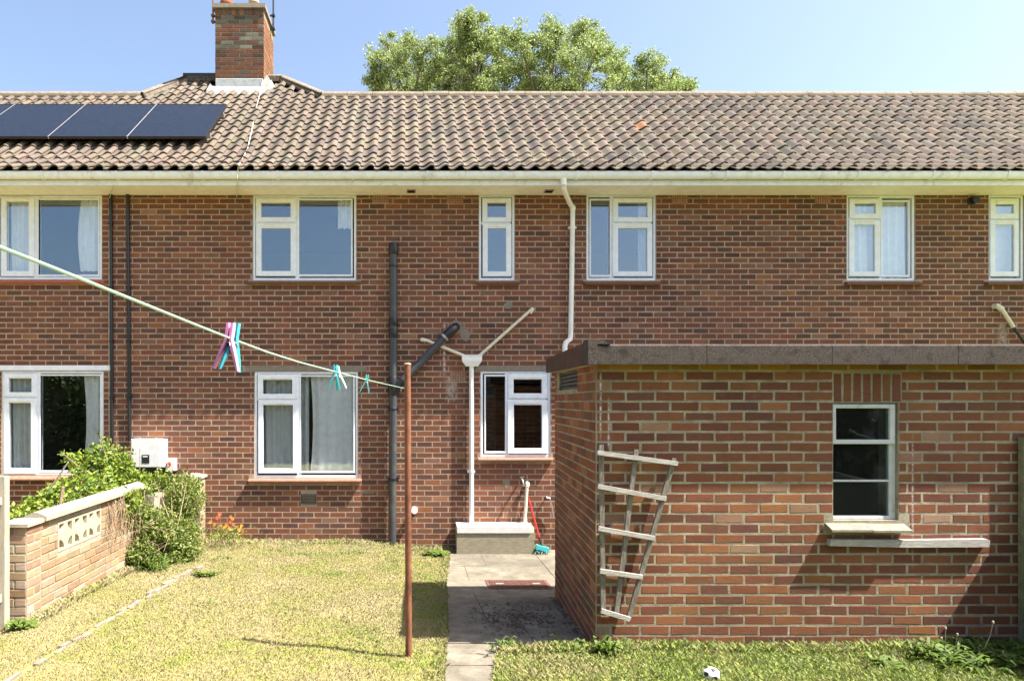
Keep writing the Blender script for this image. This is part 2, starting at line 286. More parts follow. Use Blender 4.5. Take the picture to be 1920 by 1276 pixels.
# ------------------------------------------------------------------ mesh helpers
class MB:
    def __init__(s): s.v = []; s.f = []; s.mi = []
    def add(s, vs, fs, mi=0):
        o = len(s.v); s.v += [tuple(v) for v in vs]; s.f += [tuple(i+o for i in f) for f in fs]; s.mi += [mi]*len(fs); return s
    def box(s, x0, x1, y0, y1, z0, z1, mi=0, rot=None, org=None):
        vs = [Vector((x, y, z)) for x in (x0, x1) for y in (y0, y1) for z in (z0, z1)]
        if rot is not None: vs = [rot @ (v-org)+org for v in vs]
        return s.add(vs, [(0, 1, 3, 2), (4, 6, 7, 5), (0, 4, 5, 1), (2, 3, 7, 6), (0, 2, 6, 4), (1, 5, 7, 3)], mi)
    def bar(s, p, q, w, d, up=Vector((0, 1, 0)), mi=0):          # rectangular bar, w across, d along 'up'
        p = Vector(p); q = Vector(q); a = (q-p).normalized(); u = (up-a*up.dot(a)).normalized(); c = a.cross(u)
        vs = []
        for e in (p, q):
            for i, j in ((-1, -1), (1, -1), (1, 1), (-1, 1)): vs.append(e+c*(i*w/2)+u*(j*d/2))
        return s.add(vs, [(0, 1, 2, 3), (7, 6, 5, 4), (0, 4, 5, 1), (1, 5, 6, 2), (2, 6, 7, 3), (3, 7, 4, 0)], mi)
    def tube(s, pts, r, seg=10, mi=0, caps=True):
        pts = [Vector(p) for p in pts]; n = len(pts)
        rs = r if isinstance(r, (list, tuple)) else [r]*n
        o = len(s.v); fs = []; prev = None
        for i, p in enumerate(pts):
            t = (pts[min(i+1, n-1)]-pts[max(i-1, 0)]).normalized()
            if prev is None:
                u = t.orthogonal().normalized()
            else:
                u = (prev-t*prev.dot(t)).normalized()
            prev = u; w = t.cross(u)
            k = 1.0
            if 0 < i < n-1:
                a = (pts[i]-pts[i-1]).normalized(); b = (pts[i+1]-pts[i]).normalized()
                k = 1.0
            for j in range(seg):
                an = 2*math.pi*j/seg; s.v.append(tuple(p+(u*math.cos(an)+w*math.sin(an))*rs[i]*k))
        for i in range(n-1):
            for j in range(seg):
                a = o+i*seg+j; b = o+i*seg+(j+1) % seg
                fs.append((a, b, b+seg, a+seg))
        if caps:
            fs.append(tuple(o+j for j in reversed(range(seg)))); fs.append(tuple(o+(n-1)*seg+j for j in range(seg)))
        s.f += fs; s.mi += [mi]*len(fs); return s
    def lathe(s, prof, cx, cy, cz, seg=20, axis='z', mi=0):
        o = len(s.v); fs = []
        for (r, h) in prof:
            for j in range(seg):
                a = 2*math.pi*j/seg
                s.v.append((cx+r*math.cos(a), cy+r*math.sin(a), cz+h) if axis == 'z' else (cx+r*math.cos(a), cy+h, cz+r*math.sin(a)))
        for i in range(len(prof)-1):
            for j in range(seg):
                a = o+i*seg+j; b = o+i*seg+(j+1) % seg; fs.append((a, b, b+seg, a+seg))
        fs.append(tuple(o+j for j in reversed(range(seg)))); fs.append(tuple(o+(len(prof)-1)*seg+j for j in range(seg)))
        s.f += fs; s.mi += [mi]*len(fs); return s
    def prism(s, poly, axis, a0, a1, mi=0):      # polygon (u,v) extruded: axis 'x': (y,z) ; 'y': (x,z) ; 'z': (x,y)
        n = len(poly)
        def mk(u, v, a): return {'x': (a, u, v), 'y': (u, a, v), 'z': (u, v, a)}[axis]
        vs = [mk(u, v, a0) for u, v in poly]+[mk(u, v, a1) for u, v in poly]
        fs = [tuple(range(n)), tuple(reversed(range(n, 2*n)))]+[(i, i+n, (i+1) % n+n, (i+1) % n) for i in range(n)]
        return s.add(vs, fs, mi)
    def ring(s, x0, x1, z0, z1, X0, X1, Z0, Z1, y0, y1, cham=0.0, mi=0):   # rectangular ring: outer rect, inner rect, front y0, back y1, sloping inwards by cham
        vs = []
        for (a, b, c, d, y) in ((x0, x1, z0, z1, y1), (x0, x1, z0, z1, y0+cham*0.5), (x0+cham, x1-cham, z0+cham, z1-cham, y0), (X0-cham, X1+cham, Z0-cham, Z1+cham, y0), (X0, X1, Z0, Z1, y0+cham*0.8), (X0, X1, Z0, Z1, y1)):
            vs += [(a, y, c), (b, y, c), (b, y, d), (a, y, d)]
        fs = []
        for k in range(6):
            n = (k+1) % 6
            for j in range(4):
                i2 = (j+1) % 4; fs.append((k*4+j, k*4+i2, n*4+i2, n*4+j))
        return s.add(vs, fs, mi)
    def mesh(s, name, smooth=False):
        me = bpy.data.meshes.new(name); me.from_pydata(s.v, [], s.f)
        if any(s.mi): me.polygons.foreach_set('material_index', s.mi)
        bm = bmesh.new(); bm.from_mesh(me); bmesh.ops.recalc_face_normals(bm, faces=bm.faces); bm.to_mesh(me); bm.free()
        if smooth: me.polygons.foreach_set('use_smooth', [True]*len(me.polygons))
        return me

W = {}
def link(name, me, mats, parent=None, loc=(0, 0, 0), rotz=0.0):
    o = bpy.data.objects.new(name, me); col.objects.link(o)
    loc = Vector(loc); W[o.name] = loc
    if mats is not None and me is not None and len(me.materials) == 0:
        for m in (mats if isinstance(mats, (list, tuple)) else [mats]): me.materials.append(m)
    if parent is not None:
        o.parent = parent; o.location = loc-W[parent.name]
    else: o.location = loc
    if rotz: o.rotation_euler = (0, 0, rotz)
    return o
def build(name, mb, mats, parent=None, smooth=False, label=None):
    o = link(name, mb.mesh(name, smooth), mats, parent)
    if label: o['label'] = label
    if smooth:
        try: o.data.set_sharp_from_angle(angle=R(40))
        except Exception: pass
    return o
def thing(name, label, cat, loc=(0, 0, 0), group=None):
    o = bpy.data.objects.new(name, None); col.objects.link(o); o.location = loc; W[o.name] = Vector(loc)
    o.empty_display_size = 0.2
    o['label'] = label; o['category'] = cat
    if group: o['group'] = group
    return o
def tag(o, label=None, cat=None, group=None, kind=None):
    if label: o['label'] = label
    if cat: o['category'] = cat
    if group: o['group'] = group
    if kind: o['kind'] = kind
    return o

def raw_mesh(name, verts, faces_flat, nv, tints=None):            # numpy mesh, every face nv corners
    me = bpy.data.meshes.new(name); nf = len(faces_flat)//nv
    me.vertices.add(len(verts)); me.vertices.foreach_set('co', np.asarray(verts, dtype=np.float32).ravel())
    me.loops.add(len(faces_flat)); me.loops.foreach_set('vertex_index', np.asarray(faces_flat, dtype=np.int32))
    me.polygons.add(nf); me.polygons.foreach_set('loop_start', np.arange(0, nf*nv, nv, dtype=np.int32))
    try: me.polygons.foreach_set('loop_total', np.full(nf, nv, dtype=np.int32))
    except Exception: pass
    me.update(calc_edges=True); me.polygons.foreach_set('use_smooth', np.zeros(nf, dtype=bool))
    if tints is not None:
        a = me.attributes.new('tint', 'FLOAT_COLOR', 'POINT'); t = np.ones((len(verts), 4), dtype=np.float32); t[:, :3] = tints
        a.data.foreach_set('color', t.ravel())
    return me

# ------------------------------------------------------------------ bricks
def brick_verts(w, h, d, jig, r):
    """block with a chamfered, uneven front; front at y=0 (towards -y), back at y=d; origin at the middle of the face"""
    c = 0.004; x = w/2; z = h/2
    fr = [(-x+c, -z+c), (x-c, -z+c), (x-c, z-c), (-x+c, z-c)]
    vs = [(a+r.uniform(-jig, jig), -r.uniform(0, min(jig*0.35, 0.0008)), b+r.uniform(-jig, jig)) for a, b in fr]
    mid = [(-x, -z), (x, -z), (x, z), (-x, z)]
    vs += [(a+r.uniform(-jig, jig)*0.6, 0.0025, b+r.uniform(-jig, jig)*0.6) for a, b in mid]
    vs += [(a, d, b) for a, b in mid]
    return vs
BRICK_F = [(0, 1, 2, 3)]+[(4+i, 4+(i+1) % 4, (i+1) % 4, i) for i in range(4)]+[(8+i, 8+(i+1) % 4, 4+(i+1) % 4, 4+i) for i in range(4)]
_variants = {}
def brick_variant(w, h, d, jig, k):
    key = (round(w, 3), round(h, 3), d, jig, k)
    if key not in _variants:
        r = random.Random(hash(key) & 0xffff); me = bpy.data.meshes.new('brick')
        me.from_pydata(brick_verts(w, h, d, jig, r), [], BRICK_F); _variants[key] = me
    return _variants[key]

def cut_cells(u0, u1, z0, z1, pitch, course, uph, zph, openings, joint=0.010, bond=0.5, mincut=0.035):
    cells = []
    k0 = math.floor((z0-zph)/course); k1 = math.ceil((z1-zph)/course)
    for k in range(k0, k1+1):
        a = zph+k*course; b = a+course
        a2, b2 = max(a, z0), min(b, z1)
        if b2-a2 < 0.03: continue
        off = uph+(bond*pitch if k % 2 else 0)
        i0 = math.floor((u0-off)/pitch); i1 = math.ceil((u1-off)/pitch)
        for i in range(i0, i1+1):
            segs = [(max(off+i*pitch, u0), min(off+(i+1)*pitch, u1))]
            aa, bb = a2, b2
            for (x0, x1, y0, y1) in openings:
                if y1 <= aa+0.012 or y0 >= bb-0.012: continue
                new = []
                for (s, e) in segs:
                    if x1 <= s or x0 >= e: new.append((s, e)); continue
                    if x0-s > mincut: new.append((s, x0+joint*0.3))
                    if e-x1 > mincut: new.append((x1-joint*0.3, e))
                segs = new
            for (s, e) in segs:
                if e-s > mincut: cells.append((s, e, aa, bb))
    return cells

def lay_bricks(cells, org, udir, wall_obj, mat, palette, proud, jig, n_single, key, joint=0.010, depth=0.02, special=None, r=rng, stuff_name='brick'):
    """cells (u0,u1,z0,z1) on the vertical plane through org along udir; the outside is to the right-hand -y side of udir"""
    udir = Vector((udir[0], udir[1], 0)).normalized(); nrm = Vector((udir.y, -udir.x, 0)); ang = math.atan2(udir.y, udir.x)
    rec = []
    for (a, b, c, d) in cells:
        p = Vector(org)+udir*((a+b)/2)+nrm*(proud+r.uniform(-0.5, 1)*proud*0.6); p.z = (c+d)/2
        t = None
        if special: t = special((a+b)/2, (c+d)/2)
        if t is None:
            t = palette(r)
        w = b-a-joint+r.uniform(-0.004, 0.0025); h = d-c-joint+r.uniform(-0.003, 0.0015); p.z += r.uniform(-0.0012, 0.0012)
        if w < 0.02 or h < 0.012: continue
        rec.append((p, w, h, t, b-a))
    if rec: full = max(q[4] for q in rec)
    rec.sort(key=lambda q: (0 if q[4] > full*0.4 else 1, key(q[0])))
    for (p, w, h, t, _) in rec[:n_single]:
        me = brick_variant(round(w/0.004)*0.004, round(h/0.003)*0.003, depth, jig, r.randrange(6))
        if not me.materials: me.materials.append(mat)
        o = bpy.data.objects.new('brick', me); col.objects.link(o); o.parent = wall_obj
        o.location = p-W[wall_obj.name]; o.rotation_euler = (0, 0, ang); o.color = (*t, 1)
    rest = rec[n_single:]
    if rest:
        ca, sa = math.cos(ang), math.sin(ang); vs = []; fs = []; ts = []
        for (p, w, h, t, _) in rest:
            o = len(vs)
            for (x, y, z) in brick_verts(w, h, depth, jig, r): vs.append((p.x+x*ca-y*sa, p.y+x*sa+y*ca, p.z+z))
            for f in BRICK_F: fs += [q+o for q in f]
            ts += [t]*12
        me = raw_mesh('remaining_bricks', vs, fs, 4, np.array(ts)); me.materials.append(mat)
        o = link('brickwork', me, None, wall_obj); o['kind'] = 'stuff'; o.color = (0, 0, 0, 1)

def holed_wall(mb, u0, u1, z0, z1, openings, y0, y1, tr=None):
    us = sorted({u0, u1, *[min(max(v, u0), u1) for o in openings for v in o[:2]]}); zs = sorted({z0, z1, *[min(max(v, z0), z1) for o in openings for v in o[2:]]})
    for i in range(len(us)-1):
        # merge vertically where nothing is cut
        run = None
        for j in range(len(zs)-1):
            cu, cz = (us[i]+us[i+1])/2, (zs[j]+zs[j+1])/2
            hole = any(o[0] < cu < o[1] and o[2] < cz < o[3] for o in openings)
            if not hole:
                if run is None: run = zs[j]
                end = zs[j+1]
            if (hole or j == len(zs)-2) and run is not None:
                mb.box(us[i], us[i+1], y0, y1, run, end); run = None

def vary(base, amt):
    def f(r):
        c = r.choices([b[0] for b in base], [b[1] for b in base])[0]; k = r.uniform(1-amt, 1+amt)
        return tuple(min(1, v*k*r.uniform(0.95, 1.05)) for v in c)
    return f
pal_house = vary([((0.170, 0.074, 0.048), 6), ((0.139, 0.066, 0.047), 5), ((0.191, 0.079, 0.048), 3), ((0.233, 0.100, 0.053), .7), ((0.113, 0.059, 0.047), 1.6), ((0.197, 0.103, 0.070), 1), ((0.251, 0.128, 0.077), .2)], 0.09)
pal_shed = vary([((0.184, 0.077, 0.045), 6), ((0.157, 0.066, 0.043), 5), ((0.212, 0.095, 0.051), 3), ((0.236, 0.108, 0.051), .8), ((0.131, 0.060, 0.043), 2.2), ((0.257, 0.149, 0.098), 0.7), ((0.299, 0.199, 0.134), 0.25)], 0.11)
pal_garden = vary([((0.290, 0.201, 0.121), 5), ((0.317, 0.234, 0.152), 5), ((0.273, 0.176, 0.109), 3), ((0.339, 0.267, 0.187), 2.4), ((0.229, 0.131, 0.086), .5), ((0.370, 0.316, 0.257), 1.2)], 0.08)
pal_chim = vary([((0.120, 0.055, 0.038), 5), ((0.098, 0.050, 0.038), 4), ((0.068, 0.044, 0.036), 2), ((0.14, 0.066, 0.042), 2)], 0.12)

# ------------------------------------------------------------------ ground
def sstep(a, b, x):
    t = min(1, max(0, (x-a)/(b-a))); return t*t*(3-2*t)
def interp(pts, x):
    if x <= pts[0][0]: return pts[0][1]
    for (a, b), (c, d) in zip(pts, pts[1:]):
        if x <= c: return b+(d-b)*(x-a)/(c-a)
    return pts[-1][1]
PATIO = [(-20, 0.34), (2, 0.28), (4.3, 0.235), (5.25, 0.197), (7.3, 0.0), (12, 0.0)]
LAWN = [(-20, 0.36), (2, 0.29), (4.3, 0.262), (5.2, 0.245), (7.5, 0.165), (9.4, 0.115), (12, 0.1)]
def patio_z(y): return interp(PATIO, y)
def patio_left(y): return interp([(0, -0.1), (4.3, 0.23), (5.2, 0.30), (5.21, 0.305), (7.5, 0.43), (9.1, 0.57), (9.4, 0.60)], y)
def path_right(y): return interp([(0, 0.25), (4.3, 0.57), (5.2, 0.715)], y)
def lawn_z(x, y):
    base = interp(LAWN, y); pz = patio_z(y)+0.03
    k = sstep(-0.9, 0.25, x)
    if x > 0.7: k = 1-0.65*sstep(0.8, 1.3, x)
    return base*(1-k)+min(base, pz)*k
def on_paving(x, y, m=0.0):
    if y < 5.2: return patio_left(y)+m < x < path_right(y)-m
    return x > patio_left(y)+m
def ground_z(x, y):
    if -20 < y < 11 and -12 < x < 14:
        if on_paving(x, y, -0.06): return patio_z(y)-0.05
        return lawn_z(x, y)
    return 0.1 if y > 0 else 0.34
xs = [-900, -300, -100, -40, -20, -12, -9, -7, -6]+[round(-5+0.1*i, 3) for i in range(110)]+[6.2, 7, 9, 14, 30, 80, 300, 900]
ys = [-900, -300, -100, -40, -20, -12, -8, -5, -2, 0, 2, 3, 3.6]+[round(4+0.1*i, 3) for i in range(62)]+[10.5, 11, 14, 30, 80, 200, 500, 1500]
gv = [(x, y, ground_z(x, y)+(0 if abs(x) > 10 or y < 3 else 0.008*math.sin(3.1*x+1.7*y)+0.006*math.sin(7.3*x-5.1*y))) for y in ys for x in xs]
gf = []
for j in range(len(ys)-1):
    for i in range(len(xs)-1):
        a = j*len(xs)+i; gf += [a, a+1, a+1+len(xs), a+len(xs)]
gme = raw_mesh('lawn', gv, gf, 4); gme.materials.append(M['ground']); gme.polygons.foreach_set('use_smooth', [True]*len(gme.polygons))
tag(link('lawn', gme, None), kind='structure')

# concrete yard and path: slabs laid edge to edge with open joints
pav = link('paving', None, None) if False else thing('paving', 'worn concrete yard and path beside the brick outhouse', 'paving')
del pav['label']; del pav['category']; pav['kind'] = 'structure'
def slab(c, thick=0.09):
    mb = MB(); n = len(c); g = 0.004; cx = sum(p[0] for p in c)/n; cy = sum(p[1] for p in c)/n
    top = []
    for (x, y) in c:
        L = math.hypot(x-cx, y-cy); x2 = x+(cx-x)*g/L; y2 = y+(cy-y)*g/L
        top.append((x2, y2, patio_z(y2)+rng.uniform(-0.002, 0.002)))
    vs = top+[(x, y, z-thick) for x, y, z in top]
    mb.add(vs, [tuple(range(n)), tuple(reversed(range(n, 2*n)))]+[(i, (i+1) % n, (i+1) % n+n, i+n) for i in range(n)])
    return build('slab', mb, M['slab'], pav)
yb = [3.2, 3.8, 4.42, 4.72, 5.2]
for a, b in zip(yb, yb[1:]):
    slab([(patio_left(a), a), (path_right(a), a), (path_right(b), b), (patio_left(b), b)])
rows = [5.21, 6.25, 7.3, 7.75, 8.45, 9.38]
for k, (a, b) in enumerate(zip(rows, rows[1:])):
    cutx = [None, 1.0 if k % 2 == 0 else 0.72, 1.75, 3.2, 5.0, 7.0]
    for i in range(5):
        xa0 = patio_left(a) if i == 0 else cutx[i]; xb0 = patio_left(b) if i == 0 else cutx[i]
        slab([(xa0, a), (cutx[i+1], a), (cutx[i+1], b), (xb0, b)])

# ------------------------------------------------------------------ the terrace
XB = [-8.2, -3.055, 4.70, 11.5]
names = ['left', 'middle', 'right']
houses = [
    thing('brick_house', 'left-hand brick terraced house with solar panels on its tiled roof', 'house', (-5.6, DH, 0), 'terraced brick houses'),
    thing('brick_house', 'middle brick terraced house with black soil pipe and chimney at its left end', 'house', (0.8, DH, 0), 'terraced brick houses'),
    thing('brick_house', 'right-hand brick terraced house rising behind the flat-roofed outhouse', 'house', (8.0, DH, 0), 'terraced brick houses')]

def rect(a, b, c, d): return (hx(a), hx(b), hz(d), hz(c))          # pixels x0,x1,ytop,ybottom -> x0,x1,z0,z1
WINDOWS = [  # house, outer, [(sash outer, glass)], [fixed glass], sill (x0,x1,y0,y1,mat), lintel
 dict(h=0, o=(-6, 191, 366, 524), s=[((2, 64, 370, 518), (12, 54, 377.6, 508))], g=[(71.5, 183, 374, 514.3)], sill=(-14, 199, 524, 531.5, 'sill_red'), lab='upstairs window of one narrow sash and one wide pane with white curtains'),
 dict(h=0, o=(3, 194, 695, 889.5), s=[((7.5, 67.7, 700, 743), (16.5, 59, 709, 734.8)), ((7.5, 67.5, 746.5, 888), (16.5, 57.7, 755, 877))], g=[(75, 187, 704, 882)], sill=(-4, 200, 889.5, 899, 'sill_pink'), lin=(-12, 208, 684.6, 694, 'upvc'), lab='ground floor window under a white painted lintel'),
 dict(h=1, o=(474, 668, 365.5, 525.6), s=[((480, 555, 371, 416), (489.7, 544.8, 380, 407)), ((480, 555, 419, 517.5), (490, 544.8, 427.8, 508))], g=[(561, 658, 374.6, 514)], sill=(466, 677, 526, 532.6, 'sill')),
 dict(h=1, o=(477, 671, 696.4, 895.8), s=[((483, 558, 701.4, 747.8), (492.7, 547.8, 711.5, 738)), ((484, 559, 749, 887), (493, 549, 759, 878))], g=[(564, 662, 705.7, 882.8)], sill=(467, 678, 895.8, 902, 'sill_pink'), lin=(459, 687, 685, 695.7, 'lintel')),
 dict(h=1, o=(898, 965, 364.5, 525.6), s=[((904.5, 959, 371, 416), (914, 949, 380, 407)), ((905, 959, 419, 518), (914.5, 949, 427.8, 508.6))], g=[], sill=(893, 974, 526, 533, 'sill')),
 dict(h=1, o=(1099.6, 1230, 364.5, 525.6), s=[((1149.5, 1223, 371, 416), (1159, 1214, 379.6, 407)), ((1148.5, 1223, 419, 518), (1159, 1213.5, 427.8, 508.6))], g=[(1108.4, 1143.5, 375, 515)], sill=(1094, 1237, 526, 534, 'sill')),
 dict(h=1, o=(901, 1032, 695.5, 856.5), s=[((953, 1026.5, 700.5, 746.5), (963, 1016, 710.8, 737)), ((952, 1026.5, 749.5, 850), (963.5, 1016, 758.7, 840))], g=[(911, 947.3, 705, 846)], sill=(896, 1036, 856.5, 862.5, 'sill_pink'), lin=(890, 1040, 684.7, 695.3, 'lintel')),
 dict(h=2, o=(1587.7, 1716, 365.5, 526), s=[((1593, 1651.5, 372, 409.5), (1603, 1642, 381, 400)), ((1592, 1650, 413, 518), (1602, 1640, 421, 508.7))], g=[(1655, 1704, 377.5, 515)], sill=(1583, 1726, 527, 534.5, 'sill')),
 dict(h=2, o=(1854, 1920, 365.5, 526), s=[((1857, 1910, 372, 410.5), (1867, 1901, 382.5, 400)), ((1856.5, 1910, 412, 518), (1866.5, 1901, 421, 508.7))], g=[], sill=(1845, 1926, 527, 534.5, 'sill')),
]
ZTOP = 5.03; ZBOT = -0.25
COURSE = 10.13*DH/F; PITCH = 29.6*DH/F
ZPH = hz(376.9)-COURSE/2; UPH = hx(263.3)
AIR = [(0, None)]
air_bricks = [(1, 713, 370, 'terracotta'), (1, 853.5, 372, 'terracotta'), (1, 859, 705, 'terracotta'), (1, 1275, 373, 'terracotta'), (2, 1543, 373.5, 'terracotta'), (1, 579, 935, 'black')]
for hi in range(3):
    H = houses[hi]; x0, x1 = XB[hi], XB[hi+1]
    ops = [rect(w['o'][0], w['o'][1], w['o'][2], w['o'][3]) for w in WINDOWS if w['h'] == hi]
    ops = [(o[0], min(o[1], 9.9), o[2], o[3]+(0.05 if o[3] > 4.9 else 0)) for o in ops]
    wm = MB(); holed_wall(wm, x0, x1, ZBOT, ZTOP, ops, DH, DH+0.24)
    wall = build('wall', wm, M['mortar'], H)
    bops = list(ops)
    for w in WINDOWS:
        if w['h'] != hi: continue
        s = w['sill']; bops.append((hx(s[0]), hx(s[1]), hz(s[3]), hz(s[2])+0.01))
        if 'lin' in w:
            s = w['lin']; bops.append((hx(s[0]), hx(s[1]), hz(s[3]), hz(s[2])))
    for (ah, ax, ay, am) in air_bricks:
        if ah == hi: bops.append((hx(ax-14.5), hx(ax+14.5), hz(ay+9.5), hz(ay-9.5)))
    vx0, vx1 = max(x0, -8.15), min(x1, 10.4)
    bops += [rect(*w['o'][:4]) for w in WINDOWS if w['h'] != hi]
    cells = cut_cells(max(-8.15, vx0-0.4), vx1+0.4, ZBOT+0.2, ZTOP, PITCH, COURSE, UPH, ZPH, bops)
    cells = [c for c in cells if vx0 <= (c[0]+c[1])/2 < vx1]
    if hi == 0: kf = lambda p: abs(p.x+4.3)+abs(p.z-3.2) + (50 if p.x < hx(0) else 0)
    elif hi == 1: kf = lambda p: abs(p.x)*1.0+abs(p.z-2.6) + (50 if (p.x > 1.95 and p.z < 2.95) else 0)
    else: kf = lambda p: (p.z < 2.98)*50+(p.x > hx(1915))*60+abs(p.x-6.5)
    lay_bricks(cells, (0, DH, 0), (1, 0), wall, M['brick'], pal_house, 0.0007, 0.0014, 300, kf)
    # dark inside and plain back and ends
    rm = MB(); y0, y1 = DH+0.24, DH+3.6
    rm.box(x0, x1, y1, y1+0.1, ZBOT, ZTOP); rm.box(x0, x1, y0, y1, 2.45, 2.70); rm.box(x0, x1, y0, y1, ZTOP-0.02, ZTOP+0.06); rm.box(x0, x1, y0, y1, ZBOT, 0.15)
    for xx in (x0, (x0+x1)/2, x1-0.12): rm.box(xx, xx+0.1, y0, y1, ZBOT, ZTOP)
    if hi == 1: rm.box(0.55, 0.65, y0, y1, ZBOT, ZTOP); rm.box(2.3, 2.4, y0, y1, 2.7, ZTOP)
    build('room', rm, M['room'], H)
    bw = MB(); bw.box(x0, x1, DH+5.9, DH+6.1, ZBOT, ZTOP)
    if hi == 0: bw.box(x0-0.2, x0, DH, DH+6.1, ZBOT, ZTOP)
    if hi == 2: bw.box(x1, x1+0.2, DH, DH+6.1, ZBOT, ZTOP)
    build('rear_wall', bw, M['mortar'], H)
    for (ah, ax, ay, am) in air_bricks:
        if ah != hi: continue
        cx, cz = hx(ax), hz(ay); mb = MB()
        w2, h2 = 0.107, 0.068
        mb.box(cx-w2, cx+w2, DH+0.004, DH+0.03, cz-h2, cz+h2, 1)
        if am == 'terracotta':
            nx, nz = 6, 4; bw_ = 0.0095
            for i in range(nx+1):
                x = cx-w2+(2*w2-bw_)*i/nx; mb.box(x, x+bw_, DH-0.004, DH+0.004, cz-h2, cz+h2)
            for j in range(nz+1):
                z = cz-h2+(2*h2-bw_)*j/nz; mb.box(cx-w2+bw_, cx+w2-bw_, DH-0.003, DH+0.0035, z, z+bw_)
            build('air_brick', mb, [M['terracotta'], M['hole']], H)
        else:
            for j in range(7):
                z = cz-h2+(2*h2-0.008)*j/6; mb.box(cx-w2, cx+w2, DH-0.008, DH+0.004, z, z+0.009)
            mb.box(cx-w2-0.002, cx-w2+0.012, DH-0.009, DH+0.003, cz-h2-.001, cz+h2+.001); mb.box(cx+w2-0.012, cx+w2+0.002, DH-0.009, DH+0.003, cz-h2-.001, cz+h2+.001)
            build('air_vent', mb, [M['greypipe'], M['hole']], H)

YF = DH+0.012          # window frame front, just inside the brick face
for w in WINDOWS:
    H = houses[w['h']]; o = rect(*w['o'])
    mb = MB(); b = 0.045
    # outer frame and every bar between lights, one welded plastic frame
    mb.ring(o[0], o[1], o[2], o[3], o[0]+b*0.75, o[1]-b*0.75, o[2]+b*0.85, o[3]-b*0.75, YF, YF+0.07, 0.004)
    xs_ = sorted([rect(*r[0])[:2] for r in w['s']]+[rect(*g)[:2] for g in w['g']])
    if w['g']:
        g = rect(*w['g'][0]); s = rect(*w['s'][0][0])
        if s[0] < g[0]: mb.box(s[1]-0.012, g[0], YF+0.002, YF+0.068, o[2]+b*0.8, o[3]-b*0.7)
        else: mb.box(g[1], s[0]+0.012, YF+0.002, YF+0.068, o[2]+b*0.8, o[3]-b*0.7)
    if len(w['s']) > 1:
        a = rect(*w['s'][0][0]); c = rect(*w['s'][1][0]); mb.box(a[0]-0.01, a[1]-0.013, YF+0.004, YF+0.066, c[3]-0.012, a[2]+0.012)
    win = build('window', mb, M['upvc'], H, label=w.get('lab'))
    for k, (so, g) in enumerate(w['s']):
        s = rect(*so); q = rect(*g); sm = MB(); fr = YF-0.016
        sm.ring(s[0], s[1], s[2], s[3], q[0], q[1], q[2], q[3], fr, YF+0.05, 0.006)
        sash = build('sash', sm, M['upvc'], win)
        pm = MB(); pm.box(q[0]-0.006, q[1]+0.006, fr+0.02, fr+0.028, q[2]-0.006, q[3]+0.006); build('pane', pm, M['glass'], win)
        vm = MB(); vm.box(q[0]+0.01, q[1]-0.01, fr-0.010, fr+0.002, q[3]+0.022, q[3]+0.040)
        build('trickle_vent', vm, M['paint'], win)
    for g in w['g']:
        q = rect(*g); gm = MB()
        gm.ring(q[0]-0.022, q[1]+0.022, q[2]-0.03, q[3]+0.022, q[0], q[1], q[2], q[3], YF-0.004, YF+0.03, 0.006); build('glazing_bead', gm, M['upvc'], win)
        pm = MB(); pm.box(q[0]-0.006, q[1]+0.006, YF+0.018, YF+0.026, q[2]-0.006, q[3]+0.006); build('pane', pm, M['glass'], win)
    s = w['sill']; a = rect(*s[:4]); sm = MB()
    sm.prism([(DH+0.02, a[2]), (DH-0.068, a[2]-0.004), (DH-0.072, a[2]+0.012), (DH-0.066, a[2]+0.026), (DH+0.02, a[3]-0.003)], 'x', a[0], a[1])
    build('window_sill', sm, M[s[4]], H)
    if 'lin' in w:
        s = w['lin']; a = rect(*s[:4]); lm = MB(); lm.box(a[0], a[1], DH-0.012 if s[4] == 'upvc' else DH-0.006, DH+0.1, a[2], a[3]); build('lintel', lm, M[s[4]], H)

# soffit, fascia, gutter, roof
KZ = EYE-0.075
ER = [(12.49, 6.13+KZ), (11.37, 5.17+KZ), (9.50, 3.56+KZ), (9.275, 3.402+KZ), (9.044, 3.252+KZ), (8.80, 3.123+KZ)]   # (depth, height) down the slope
SL = (5.17-3.56)/(11.37-9.50)
RIDGE_Y, RIDGE_Z = 11.62, 5.17+KZ+SL*0.25
TOP_Y, TOP_Z = 12.40, 5.17+KZ+SL*1.03
GX = 0.2; GAUGE = 0.275
# row lines from the eaves upward: (y,z) of the lower edge of each course
lines = [(8.80, 3.123+KZ), (9.044, 3.252+KZ), (9.275, 3.402+KZ), (9.50, 3.56+KZ)]
ct, st_ = 1/math.hypot(1, SL), SL/math.hypot(1, SL)
while lines[-1][0] < TOP_Y-0.05: lines.append((lines[-1][0]+GAUGE*ct, lines[-1][1]+GAUGE*st_))
def hip_x(y):      # extra roof above the main ridge around the chimney
    t = (y-RIDGE_Y)/(TOP_Y-RIDGE_Y); return (-4.68+t*0.52, -1.48-t*0.86)
NP = 9
def tile_profile(u):
    # pan then roll: low at the left, over the crest at the right
    return 0.030*math.sin(-math.pi/2+math.pi*min(1, max(0, (u-0.22)/0.62)))*(1 if u < 0.86 else 1)+(-0.012*((u-0.86)/0.14)**2*2 if u > 0.86 else 0)+(0.010*((0.22-u)/0.22)**2 if u < 0.22 else 0)
